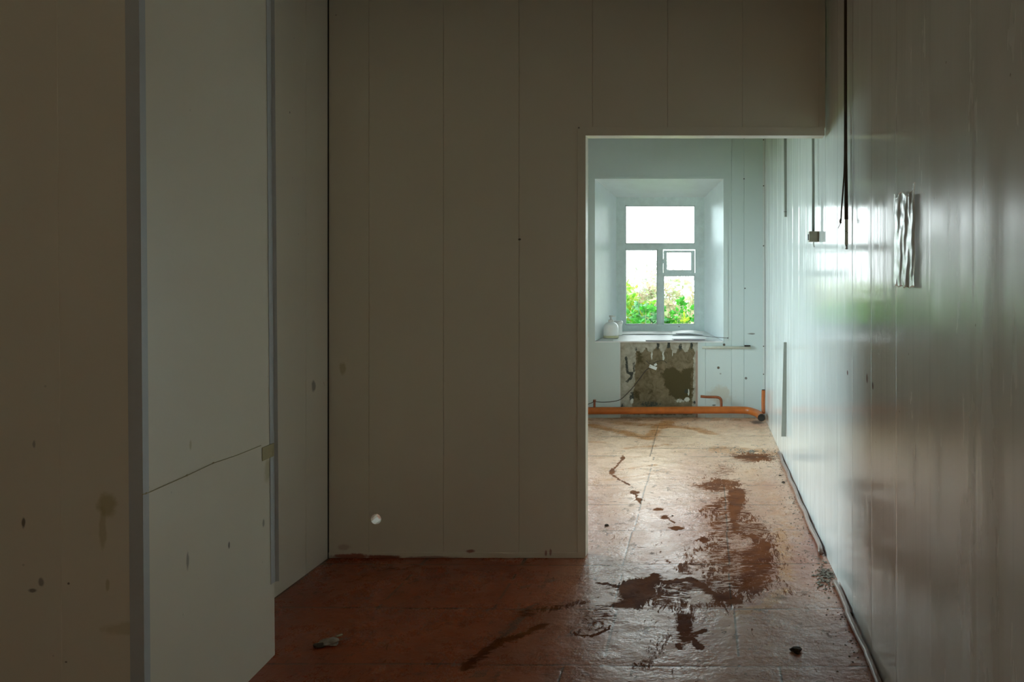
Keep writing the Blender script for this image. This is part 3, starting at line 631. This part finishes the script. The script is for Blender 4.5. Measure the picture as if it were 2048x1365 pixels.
bm = bmesh.new(); box(bm, xx + .02, xx + .024, y0w, y1w, z0w, z1w); link('glass', bm, M_glass, w4)
portal('window_portal', (XFL - .44, (y0w + y1w) / 2, (z0w + z1w) / 2), (0, math.radians(-90), 0), z1w - z0w, y1w - y0w)
# corner bead and screws of the far wall
tb('trim_9', PX(1525.5, D2), PX(1531, D2), D2 - .008, D2, .06, CEIL, M_trimw)
tb('trim_10', PX(1529.6, D2), PX(1531.3, D2) , D2 - .010, D2 - .0075, .06, CEIL, M_dark, 0)
for (a, b) in [(1488, 277), (1488, 358), (1490, 577), (1527, 280), (1527, 372), (1527, 492), (1527, 693), (1527, 749)]:
    bm = bmesh.new(); c = P(a, b, D2 - .006); tube(bm, [c, c + Vector((0, -.004, 0))], .0062, 10); s_ = link('screw', bm, M_dirt); s_.parent = wf
bm = bmesh.new(); c = P(1358, 653.5, DF - .001); tube(bm, [c, c + Vector((0, -.004, 0))], .006, 8); s_ = link('screw', bm, M_dirt, w1)

# ------------------------------------------------------------------ heating pipe along the far wall
YP = 7.98
hp = empty('heating_pipe', (-.4, YP, PZ(822, YP)), label='thick orange-painted heating pipe running low along the far wall', cat='pipe')
r_ = 7.2 / F * YP
p0 = [P(1060, 822, YP), P(1180, 822, YP), P(1300, 821.5, YP), P(1430, 820.5, YP), P(1488, 821, YP - .02), P(1508, 825, YP - .09), P(1518, 830, YP - .20), P(1523, 836, YP - .36)]
bm = bmesh.new(); pts = spline(p0, 8); tube(bm, pts, r_, 18, caps=False)
link('main_pipe', bm, M_orange, hp, smooth=True)
e0, e1 = pts[-1], pts[-1] + (pts[-1] - pts[-3]).normalized() * .004; dd = (pts[-1] - pts[-3]).normalized()
bm = bmesh.new(); tube(bm, [e0 - dd * .03, e0], r_ * .90, 18); link('pipe_bore', bm, M_dark, hp)
bm = bmesh.new()
ra = [(e0 - dd * .006), e0 + dd * .001]
tube(bm, ra, r_ * 1.03, 18, caps=False); tube(bm, [ra[0], ra[1]], r_ * .9, 18, caps=False)
link('cut_rim', bm, M_crumb, hp)
rb = 4.0 / F * YP
bm = bmesh.new(); tube(bm, spline([P(1527, 828, YP - .10), P(1526.5, 805, YP - .08), P(1527, 781, YP - .07)], 6), rb * .95, 12); link('riser_pipe', bm, M_orange, hp, smooth=True)
bm = bmesh.new(); c = P(1527, 781, YP - .07); tube(bm, [c, c + Vector((0, 0, .006))], rb * .85, 12); link('pipe_bore', bm, M_dark, hp)
bm = bmesh.new(); tube(bm, spline([P(1442.5, 818, YP), P(1442.5, 806, YP), P(1441, 798.5, YP), P(1434, 795, YP), P(1415, 794.5, YP), P(1401, 793.5, YP)], 6), 2.7 / F * YP, 12); link('branch_pipe', bm, M_rust, hp, smooth=True)
bm = bmesh.new(); tube(bm, [P(1189, 820, YP), P(1189, 801, YP)], 2.3 / F * YP, 10); tube(bm, [P(1189, 804, YP), P(1189, 800, YP)], 2.9 / F * YP, 10); link('stub_pipe', bm, M_rust, hp, smooth=True)
# pale pipe lying against the wall beside the window
yq = D2 - .020
bm = bmesh.new(); tube(bm, [P(1404, 695.5, yq), P(1440, 695, yq), P(1502, 696, yq)], 2.6 / F * yq, 12)
pp = link('plastic_pipe', bm, M_pale, smooth=True, label='short pale plastic pipe fixed horizontally to the wall right of the sill', cat='pipe')
for a in (1441, 1446):
    bm = bmesh.new(); tube(bm, [P(a - 1.5, 695.2, yq), P(a + 1.5, 695.2, yq)], 3.3 / F * yq, 10); o = link('pipe_clip', bm, M_pale); o.parent = pp
bm = bmesh.new(); c = P(1489, 692.5, yq + .003); box(bm, c.x, c.x + .06, c.y - .012, c.y + .016, c.z - .004, c.z + .008); o = link('broken_end', bm, M_dark); o.parent = pp
# wires in the niche
ye = D2 + .018
bm = bmesh.new(); tube(bm, spline([P(1176, 809, YP + .02), P(1184, 806, YP + .02), P(1189, 804, YP + .05), P(1205, 805, ye - .03), P(1222, 804, ye - .03), P(1240, 800, ye - .022), P(1252, 790, ye), P(1266, 775, ye), P(1280, 757, ye - .01), P(1291, 742, ye - .01), P(1298, 737, ye - .01)], 6), .0035, 6)
o = link('wire', bm, M_wire, label='thin brown wire running from the pipe stub up to the white connector', cat='wire')
bm = bmesh.new(); tube(bm, spline([P(1306, 727, ye - .005), P(1316, 723, ye - .01), P(1327, 722, ye - .01), P(1334, 727, ye)], 6), .003, 6); tube(bm, spline([P(1292, 722, ye), P(1300, 730, ye - .005)], 4), .0025, 6)
link('wire', bm, M_wire, label='short curled wire end above the white connector', cat='wire')
cb = empty('connector_block', P(1306, 734, ye - .012), label='small white plastic connector hanging on the bare plaster', cat='connector')
def rotbox(bm, c, sx, sy, sz, ang, bev=.002):
    b = bmesh.new(); box(b, -sx / 2, sx / 2, -sy / 2, sy / 2, -sz / 2, sz / 2, bev); bmesh.ops.rotate(b, verts=b.verts, cent=(0, 0, 0), matrix=Matrix.Rotation(ang, 3, 'Y')); bmesh.ops.translate(b, verts=b.verts, vec=Vector(c))
    me = bpy.data.meshes.new('t'); b.to_mesh(me); b.free(); bm.from_mesh(me); bpy.data.meshes.remove(me)
bm = bmesh.new(); rotbox(bm, P(1306, 735, ye - .014), .082, .02, .032, math.radians(22)); link('housing', bm, M_white, cb)
bm = bmesh.new(); rotbox(bm, P(1311, 730, ye - .026), .030, .012, .022, math.radians(-30)); link('clip', bm, M_white, cb)
bm = bmesh.new(); rotbox(bm, P(1300, 733, ye - .026), .012, .006, .01, math.radians(22)); link('terminal', bm, M_metal, cb)

# ------------------------------------------------------------------ things on the window sill
def sillz(y): return wz0 + (fz0 - wz0) * (y - D2) / (DF - D2)
def sp_(px, y, dz=0.0): return Vector((PX(px, y), y, sillz(y) + dz))
yb_ = D2 + .16; bc = sp_(1222, yb_)
pb = empty('pump_bottle', bc, label='cloudy white plastic bottle with a pump top on the left of the sill', cat='bottle')
s1 = F / yb_
bm = bmesh.new(); prof = [(.072, 0), (.078, .01), (.080, .05), (.080, .10), (.074, .135), (.055, .158), (.026, .168), (.026, .18)]
lathe(bm, prof, bc); link('bottle_body', bm, M_bottle, pb, smooth=True)
bm = bmesh.new(); lathe(bm, [(.0805, .004), (.0808, .012), (.0808, .026), (.0806, .028)], bc); link('liquid_residue', bm, M_liquid, pb, smooth=True, label='yellowed band at the bottle foot')
bm = bmesh.new(); lathe(bm, [(.03, .170), (.03, .192), (.012, .197), (.011, .225)], bc); link('pump_collar', bm, M_white, pb, smooth=True)
bm = bmesh.new(); t_ = bc + Vector((0, 0, .228)); tube(bm, [t_ + Vector((-.018, 0, .002)), t_ + Vector((.012, 0, .003)), t_ + Vector((.05, -.005, -.002))], [.010, .010, .005], 10); link('pump_head', bm, M_white, pb, smooth=True)
bm = bmesh.new(); c = sp_(1236, D2 + .30); lathe(bm, [(.042, 0), (.046, .012), (.045, .10), (.048, .118), (.048, .142), (.042, .148)], c)
jar = empty('plastic_jar', c, label='squat white lidded tub behind the pump bottle on the sill', cat='tub')
link('jar_body', bm, M_bottle, jar, smooth=True)
bm = bmesh.new(); lathe(bm, [(.052, .125), (.053, .145), (.044, .156), (.02, .158)], c); link('lid', bm, M_white, jar, smooth=True)
M_board = plain('white_board_offcut', (.90, .89, .88), .5, var=.05)
M_board2 = plain('greyish_board_edge', (.26, .27, .32), .5, var=.1)
def board(px0, px1, y0, y1, dz, th, label, name='board_offcut', bow=.0, skew=0.0, mat=None, edge=False):
    n = 10; A = []; 
    bm = bmesh.new(); top = []; bot = []
    for k in range(n + 1):
        u = k / n; px = px0 + (px1 - px0) * u; dzk = bow * math.sin(math.pi * u)
        row = [(sp_(px, y0 + skew * u, dz + dzk)), (sp_(px + skew * 20, y1 + skew * u, dz + dzk))]
        top.append([bm.verts.new(r + Vector((0, 0, th))) for r in row]); bot.append([bm.verts.new(r) for r in row])
    for k in range(n):
        bm.faces.new((top[k][0], top[k + 1][0], top[k + 1][1], top[k][1])); bm.faces.new((bot[k][0], bot[k][1], bot[k + 1][1], bot[k + 1][0]))
        bm.faces.new((top[k][0], bot[k][0], bot[k + 1][0], top[k + 1][0])); bm.faces.new((top[k][1], top[k + 1][1], bot[k + 1][1], bot[k][1]))
    bm.faces.new((top[0][0], top[0][1], bot[0][1], bot[0][0])); bm.faces.new((top[n][0], bot[n][0], bot[n][1], top[n][1]))
    return link(name, bm, mat or M_board, label=label, cat='board')
board(1236, 1294, D2 - .03, D2 + .25, .002, .004, 'thin white sheet lying on the sill just right of the bottle', bow=.002)
b2 = board(1291, 1412, D2 - .05, D2 + .14, .020, .004, 'long white board offcut overhanging the front edge of the sill', bow=-.001)
b3 = board(1344, 1411, D2 - .055, D2 + .05, .0335, .005, 'shorter white strip lying on top of the long board offcut', bow=.001)
for bb, (pa, pb_, yy_, z_) in ((b2, (1292, 1340, D2 - .049, .014)), (b3, (1347, 1410, D2 - .060, .0285))):
    bm = bmesh.new(); a_, c__ = sp_(pa, yy_, z_), sp_(pb_, yy_, z_); tube(bm, [a_, a_.lerp(c__, .5) + Vector((0, 0, -.001)), c__], .0055, 6)
    o = link('dark_edge', bm, M_board2); o.parent = bb
b4 = board(1345, 1406, D2 + .30, D2 + .44, .004, .012, 'curved white strip at the back right of the sill against the frame', bow=.014)
b5 = board(1238, 1345, D2 + .34, D2 + .46, .002, .006, 'narrow white strip along the back of the sill behind the bottle', bow=.004)
bm = bmesh.new(); tube(bm, [sp_(1352, D2 + .30, .022), sp_(1411, D2 + .10, .03), P(1455, 676.5, D2 - .16)], .0028, 6)
c = P(1455, 676.5, D2 - .16); tube(bm, [c, c + Vector((.006, -.004, 0))], .0055, 8)
link('thin_rod', bm, M_wire, label='thin dark rod sticking out over the right end of the sill', cat='rod')

# ------------------------------------------------------------------ fittings on the right wall
def wallbox(bm, y, hw, z0, z1, prot, bev=.0015, x_off=0.0):
    xb = XR(y) - .0 - x_off; box(bm, xb - prot, xb + .012, y - hw, y + hw, z0, z1, bev)
yd = 5.95
def duct(pxa, pya, pxb, pyb, y, prot, label, top=False):
    bm = bmesh.new(); xa = XR(y); za, zb = PZ(pya, y), PZ(pyb, y)
    x1a, x1b = PX(pxa + 9, y), PX(pxb + 9, y)
    hexa(bm, [(PX(pxa, y), y - .012, za), (x1a + .0, y - .012, za), (x1a, y + .012, za), (PX(pxa, y), y + .012, za)], [(PX(pxb, y), y - .012, zb), (x1b, y - .012, zb), (x1b, y + .012, zb), (PX(pxb, y), y + .012, zb)])
    return link('cable_duct', bm, M_duct, label=label, cat='cable duct')
d1 = duct(1566.5, 100, 1568.5, 434, yd, .03, 'upper grey plastic duct strip hanging down the glossy wall')
d2 = duct(1567.5, 685, 1562.5, 873, yd, .03, 'lower grey plastic duct strip standing on the glossy wall near the corner')
c = P(1572, 424, yd); bm = bmesh.new(); box(bm, c.x - .018, c.x + .018, yd - .0135, yd - .011, c.z - .002, c.z + .001); o = link('duct_joint', bm, M_dirt); o.parent = d1
# switch box on a vertical conduit
yb2 = 4.30; xw = XR(yb2)
sb = empty('switch_box', P(1627, 474, yb2), label='beige surface junction box at the bottom of a thin conduit on the glossy wall', cat='junction box')
bm = bmesh.new(); box(bm, PX(1617, yb2), xw + .004, yb2 - .028, yb2 + .028, PZ(484, yb2), PZ(463.5, yb2), .003); link('box_body', bm, M_boxm, sb)
bm = bmesh.new(); box(bm, PX(1616, yb2), PX(1618, yb2), yb2 - .010, yb2 + .010, PZ(481, yb2), PZ(469, yb2), .001); link('toggle', bm, M_dark, sb)
bm = bmesh.new(); c = P(1627, 484, yb2); tube(bm, [c, c + Vector((0, 0, -.012)), c + Vector((.002, -.01, -.028))], .004, 8); link('terminal', bm, M_white, sb)
bm = bmesh.new(); tube(bm, [P(1626.5, 464, yb2), P(1626.5, 380, yb2), P(1625.5, 200, yb2), Vector((PX(1625.5, yb2), yb2, CEIL))], 2.9 / F * yb2, 10); link('conduit', bm, M_duct, sb, smooth=True)
# brown cable dropping from the ceiling
yc = 3.36
bc_ = empty('brown_cable', P(1692, 440, yc), label='thick dark brown cable hanging from the ceiling down the glossy wall', cat='cable')
bm = bmesh.new(); tube(bm, [Vector((PX(1691, yc), yc, CEIL)), P(1691, 100, yc), P(1691.2, 300, yc), P(1692, 380, yc), P(1692.8, 439, yc)], [.0065, .0065, .0075, .0082, .0085], 14); link('sheath', bm, M_brown, bc_, smooth=True)
bm = bmesh.new(); tube(bm, spline([P(1689.5, 250, yc - .01), P(1688.8, 330, yc - .01), P(1686, 380, yc - .01), P(1683, 420, yc - .01), P(1682, 443, yc - .01)], 6), .0034, 8)
tube(bm, spline([P(1682, 438, yc - .01), P(1680.5, 443, yc - .012), P(1682, 447, yc - .012)], 4), .0046, 8); tube(bm, [P(1681.5, 446, yc - .012), P(1676, 457, yc - .014)], .0016, 6); link('loose_core', bm, M_brown, bc_, smooth=True)
cd = empty('conduit_base', P(1692.5, 468, yc), label='cream open duct base below the end of the brown cable', cat='cable duct')
bm = bmesh.new(); box(bm, PX(1689.5, yc), PX(1696, yc), yc - .003, yc + .003, PZ(490, yc), PZ(436, yc), .001); link('duct_base', bm, M_cream_duct, cd)
bm = bmesh.new(); c = P(1693, 490, yc); tube(bm, [c, P(1693.3, 499, yc)], .0055, 8); link('metal_tip', bm, M_metal, cd, smooth=True)
bm = bmesh.new()
for q in (463, 466): c = P(1692 + (q - 463), q, yc - .004); tube(bm, [c, c + Vector((0, -.002, 0))], .0022, 6)
link('screw', bm, M_dirt, cd)
# crumpled silver film stuck on the wall
ya_, yb3 = PR(1788, 480).y, PR(1829, 480).y
def foilx(u, v): # u along the wall (0 far, 1 near), v up
    return .5 * math.sin(u * 21 + 2.2 * v) + .35 * math.sin(u * 37 - 5 * v + 1) + .28 * math.sin(u * 13 + 9 * v * (1 - u)) + .12 * math.sin(v * 40 + u * 9)
bm = bmesh.new(); nu, nv = 60, 60; V = []
for j in range(nv + 1):
    v = j / nv; row = []
    for i in range(nu + 1):
        u = i / nu; px = 1788 + 41.5 * u + .8 * math.sin(v * 17 + 3); y = PR(px, 480, .005 + .004 * u).y
        topy = 392 - 8 * u + 5 * math.sin(u * 11) - (14 if u > .93 else 0) - (6 if u < .06 else 0); boty = 573 + 2 * math.sin(u * 25) + 3 * u
        zt, zb = PZ(topy, y), PZ(boty, y)
        edge = min(1, 6 * min(u, 1 - u)) ; x = XR0(y) - .005 - .004 * u - .0040 * foilx(u, v) * (.4 + .6 * edge) - .006 * edge
        row.append(bm.verts.new((x, y, zb + (zt - zb) * v)))
    V.append(row)
for j in range(nv):
    for i in range(nu): bm.faces.new((V[j][i], V[j][i + 1], V[j + 1][i + 1], V[j + 1][i]))
bmesh.ops.solidify(bm, geom=bm.faces[:], thickness=.0015)
link('silver_film', bm, M_foil, smooth=True, label='crumpled rectangle of silvery film stuck on the glossy wall', cat='film')
# cable and duct at the right edge
yt = 1.56; xt = XR(yt)
rd = empty('cable_duct', (xt, yt, 1.7), label='thin white duct at the right edge with a brown cable end below', cat='cable duct')
bm = bmesh.new(); z0 = PZ(352, yt); box(bm, PX(2041.0, yt), xt + .004, yt - .004, yt + .010, z0, CEIL, .001); link('duct_cover', bm, M_white, rd)
bm = bmesh.new(); tube(bm, spline([Vector((xt + .002, yt - .03, PZ(364, yt))), P(2046, 364, yt), P(2042.5, 366, yt)], 4), [.0035] * 9, 8); lump(bm, P(2042.5, 366.5, yt), (.004, .004, .004), 3); link('cable_end', bm, M_rust, rd, smooth=True)
# conduit lying along the foot of the right wall
bm = bmesh.new(); pts = []
for k in range(60):
    Yk = 6.35 - (6.35 - 4.0) * k / 59; pts.append(Vector((XR(Yk) - .022 + .004 * math.sin(k * .5), Yk, .016 + .002 * math.sin(k * .8))))
tube(bm, pts, .0125, 10); link('floor_conduit', bm, M_pinkcable, smooth=True, label='farther pinkish conduit lying along the foot of the glossy wall', cat='conduit')
bm = bmesh.new(); pts = []
for k in range(60):
    Yk = 3.62 - (3.62 - 1.6) * k / 59; pts.append(Vector((XR(Yk) - .020 + .003 * math.sin(k * .37), Yk, .014 + .002 * math.sin(k * .6))))
tube(bm, pts, .0115, 10); link('floor_conduit', bm, M_pinkcable, smooth=True, label='nearer pinkish conduit lying along the wall foot, beyond the dirt heap towards us', cat='conduit')

# ------------------------------------------------------------------ small bits
xt_, = (xA - LN * .78,)
bm = bmesh.new(); za, zb = PZ(886, 2.94), PZ(912, 2.94)
hexa(bm, [(xA - LN * .8 + .002 + .079 * .09, 2.85, zb), (xA - LN * .8 + .003, 2.938, zb), (xA - LN * .8 + .003, 2.938, za), (xA - LN * .8 + .002 + .079 * .09, 2.85, za)], [(xA - LN * .8 + .0035 + .079 * .09, 2.85, zb), (xA - LN * .8 + .006, 2.936, zb), (xA - LN * .8 + .006, 2.936, za), (xA - LN * .8 + .0035 + .079 * .09, 2.85, za)])
link('tape_piece', bm, M_tape, label='yellowed scrap of tape on the far edge of the pilaster', cat='tape')
def col_pt(px, py, o=.0015):
    k = (px - VX) / F; Yc = (xA + .079 * yA) / (k + .079); z = PZ(py, Yc); return Vector((k * Yc + o + LN * 0 - LN * z * 0, Yc, z))
def col_on(px, py, o=.003):
    k = (px - VX) / F; z = .6
    for _ in range(4):
        Yc = (xA + .079 * yA - LN * z) / (k + .079); z = PZ(py, Yc)
    return Vector((k * Yc + o, Yc, z))
bm = bmesh.new(); tube(bm, [col_on(*q) for q in ((283, 990), (300, 984), (340, 966), (372, 952), (425, 927), (470, 912), (520, 892))], .0014, 6)
for q in ((372, 952), (425, 927), (290, 988)): lump(bm, col_on(*q), (.003, .006, .004), 5, sub=1)
link('string', bm, M_tape, label='thin stained thread slanting across the pilaster side', cat='string')
def on_floor(px, py): x, y = PF(px, py); return Vector((x, y, 0))
deb = empty('rubble_chip', on_floor(660, 1288), label='flat pale chip with a splinter on the dark floor at left', cat='rubble')
bm = bmesh.new(); lump(bm, on_floor(658, 1289) + Vector((0, 0, .008)), (.040, .028, .012), 4); link('chip', bm, M_crumb, deb)
bm = bmesh.new(); a = on_floor(672, 1284); b = on_floor(684, 1276); tube(bm, [a + Vector((0, 0, .02)), b + Vector((0, 0, .012))], .004, 6); link('splinter', bm, M_straw, deb)
bm = bmesh.new(); lump(bm, on_floor(640, 1294) + Vector((0, 0, .006)), (.022, .02, .009), 8); link('chip', bm, M_dirt, deb)
lumps = [(1567, 966, .010, 'dark round dirt lump on the boards near the far conduit'), (1592, 1304, .017, 'dark flat dirt lump on the boards at lower right'), (1213, 1052, .010, 'small dark splinter lump beside the left jamb foot area'),
         (1345, 1033, .006, 'tiny dark speck beside the small mud splash'), (1700, 1232, .014, 'brown dirt lump at the foot of the nearer conduit'), (1560, 952, .007, 'tiny dark grit lump nearest the end of the farther conduit')]
for i, (a, b, r, lb) in enumerate(lumps):
    bm = bmesh.new(); c = on_floor(a, b); lump(bm, c + Vector((0, 0, r * .35)), (r * 1.2, r * 1.1, r * .6), 20 + i); link('dirt_lump', bm, M_dirt, label=lb, cat='dirt lump')
# loose grit along the wall foot: uncountable
bm = bmesh.new(); rg = random.Random(5)
def grit(x, y, r): 
    b = bmesh.new(); bmesh.ops.create_icosphere(b, subdivisions=1, radius=1); 
    for v in b.verts: v.co = Vector((v.co.x * r * rg.uniform(.7, 1.3) + x, v.co.y * r * rg.uniform(.7, 1.3) + y, max(v.co.z, -.4) * r * .6 * rg.uniform(.7, 1.2) + r * .25))
    me = bpy.data.meshes.new('t'); b.to_mesh(me); b.free(); bm.from_mesh(me); bpy.data.meshes.remove(me)
for k in range(300):
    y = rg.uniform(2.6, 6.6); grit(XR0(y) - .035 - abs(rg.gauss(0, .05)), y, rg.uniform(.0015, .005))
for k in range(110):
    x, y = PF(rg.gauss(1653, 12), rg.gauss(1152, 14))
    if x < XR0(y) - .01: grit(x, y, rg.uniform(.003, .009))
for k in range(90):
    x, y = PF(rg.gauss(1495, 28), rg.gauss(904, 3)); grit(x, y, rg.uniform(.003, .008))
for k in range(60):
    x, y = PF(rg.gauss(1400, 25), rg.gauss(895, 5)); grit(x, y, rg.uniform(.002, .005))
link('grit', bm, M_crumb, label='loose plaster grit and dirt scattered along the foot of the glossy wall', cat='grit', kind='stuff')

# ------------------------------------------------------------------ outside: ground and plants
t = NT('meadow_grass'); c_ = t.coord(); g_ = t.mix(t.ramp(t.noise(c_, 3, 5), .35, .65), (.10, .26, .03), (.30, .38, .10)); M_ground = t.p(color=g_, rough=.9)
bm = bmesh.new(); box(bm, -30, 30, 8.97, 60, -.6, -.4); box(bm, -30, -3.3, -6, 8.97, -.6, -.4); link('ground', bm, M_ground, kind='structure')
L_green = leafm('bright_green_leaf', (.015, .17, .010), (.05, .25, .015), .35); L_yel = leafm('yellow_green_leaf', (.26, .32, .015), (.08, .27, .015), .4)
L_blue = leafm('cool_green_leaf', (.03, .16, .06), (.08, .22, .09)); L_pale = leafm('pale_dry_leaf', (.46, .33, .25), (.30, .38, .18), .35); L_wht = leafm('whitish_blossom', (.50, .42, .44), (.34, .37, .31), .3)
M_stem = plain('plant_stem', (.18, .20, .09), .7)
def leaf(bm, c, s, rg, up=.4):
    d = Vector((rg.gauss(0, 1), rg.gauss(0, 1), rg.gauss(up, .5))).normalized(); n = Vector((rg.gauss(0, .6), rg.gauss(-.7, .5), rg.gauss(.7, .5))).normalized(); w = d.cross(n).normalized(); n = w.cross(d)
    ps = [c, c + d * s * .35 + w * s * .27, c + d * s * .75 + w * s * .17, c + d * s - n * s * .12, c + d * s * .75 - w * s * .17, c + d * s * .35 - w * s * .27]
    mid = bm.verts.new(c + d * s * .5 + n * s * .06); v = [bm.verts.new(p) for p in ps]
    for k in range(6): bm.faces.new((mid, v[k], v[(k + 1) % 6]))
def shrub(name, x, y, h, w, nst, leaves, ls, mat, label, seed, cat='shrub', top=None, z0=-.4, low=0.0):
    rg = random.Random(seed); r = empty(name, (x, y, z0), label=label, cat=cat); bs = bmesh.new(); bl = bmesh.new(); bt = bmesh.new()
    for s in range(nst):
        a = Vector((x + rg.uniform(-.3, .3) * w, y + rg.uniform(-.3, .3) * w, z0)); hh = h * rg.uniform(.7, 1.0); b = Vector((x + rg.uniform(-.5, .5) * w, y + rg.uniform(-.5, .5) * w, z0 + hh))
        pts = spline([a, a.lerp(b, .5) + Vector((rg.uniform(-.05, .05), 0, 0)), b], 5); tube(bs, pts, [.010 * (1 - .7 * i / len(pts)) for i in range(len(pts))], 5)
        for k in range(leaves):
            u = low + (1 - low) * rg.random() ** .8; i = min(int(u * (len(pts) - 1)), len(pts) - 1); c = pts[i] + Vector((rg.gauss(0, .16), rg.gauss(0, .16), rg.gauss(0, .06))) * (1.15 - u * .6) * w
            leaf(bl, c, ls * rg.uniform(.6, 1.3), rg)
        if top:
            for k in range(26): leaf(bt, b + Vector((rg.gauss(0, .07), rg.gauss(0, .07), rg.gauss(.02, .04))), ls * .5, rg, .9)
    link('stem', bs, M_stem, r); link('foliage', bl, mat, r)
    if top: link('blossom', bt, top, r)
    else: bt.free()
    return r
def gx(px, Y): return PX(px, Y)
shrub('green_shrub', gx(1262, 10.3), 10.3, 1.55, .55, 9, 170, .10, L_green, 'bright green bush at the lower left of the left pane', 1)
shrub('green_shrub', gx(1276, 10.0), 10.0, 1.30, .34, 7, 110, .09, L_yel, 'yellow-green leafy clump in front of the bright green bush', 2)
shrub('green_shrub', gx(1303, 10.8), 10.8, 1.60, .50, 9, 150, .09, L_blue, 'cooler green bush beside the mullion in the left pane', 3)
shrub('tall_weed', gx(1292, 12.2), 12.2, 2.15, .8, 12, 80, .10, L_pale, 'tall dry weed with pale pinkish heads above the left pane bushes', 4, cat='weed', top=L_wht, low=.4)
shrub('green_shrub', gx(1346, 10.9), 10.9, 1.62, .50, 10, 130, .085, L_green, 'mixed green bush at the foot of the right pane', 5)
shrub('green_shrub', gx(1374, 10.4), 10.4, 1.48, .45, 9, 110, .08, L_yel, 'light yellow-green bush at the right side of the right pane', 6)
shrub('tall_weed', gx(1356, 12.0), 12.0, 2.0, .8, 11, 80, .10, L_pale, 'tall dry weed with tan leaves rising in the middle of the right pane', 7, cat='weed', top=L_wht, low=.35)
shrub('tall_weed', gx(1262, 13.5), 13.5, 2.35, 1.2, 14, 80, .10, L_wht, 'washed-out pale weeds farthest away behind the left pane', 8, cat='weed', top=L_wht, low=.3)
shrub('hedge_bush', gx(1400, 13.8), 13.8, 1.9, 1.5, 16, 90, .10, L_pale, 'pale bush farthest away behind the right pane', 9, low=.2)
shrub('green_shrub', -1.9, 10.2, 1.95, .8, 12, 120, .11, L_green, 'green bush outside the second window, hidden behind the partition', 31)
shrub('green_shrub', -2.55, 11.4, 2.75, 1.0, 14, 130, .12, L_blue, 'taller cool green bush outside the second window', 33)
shrub('green_shrub', -1.1, 11.2, 2.0, .8, 12, 120, .11, L_yel, 'yellow-green bush outside between the two windows', 32)
for i, (x, y) in enumerate([(-5.2, 5.0), (-5.3, 6.0)]):
    shrub('green_shrub', x, y, 1.9 + .2 * i, 1.0, 12, 110, .13, [L_green, L_yel][i], ['green bush outside the side window, farther left', 'yellow-green bush outside the side window'][i], 20 + i)
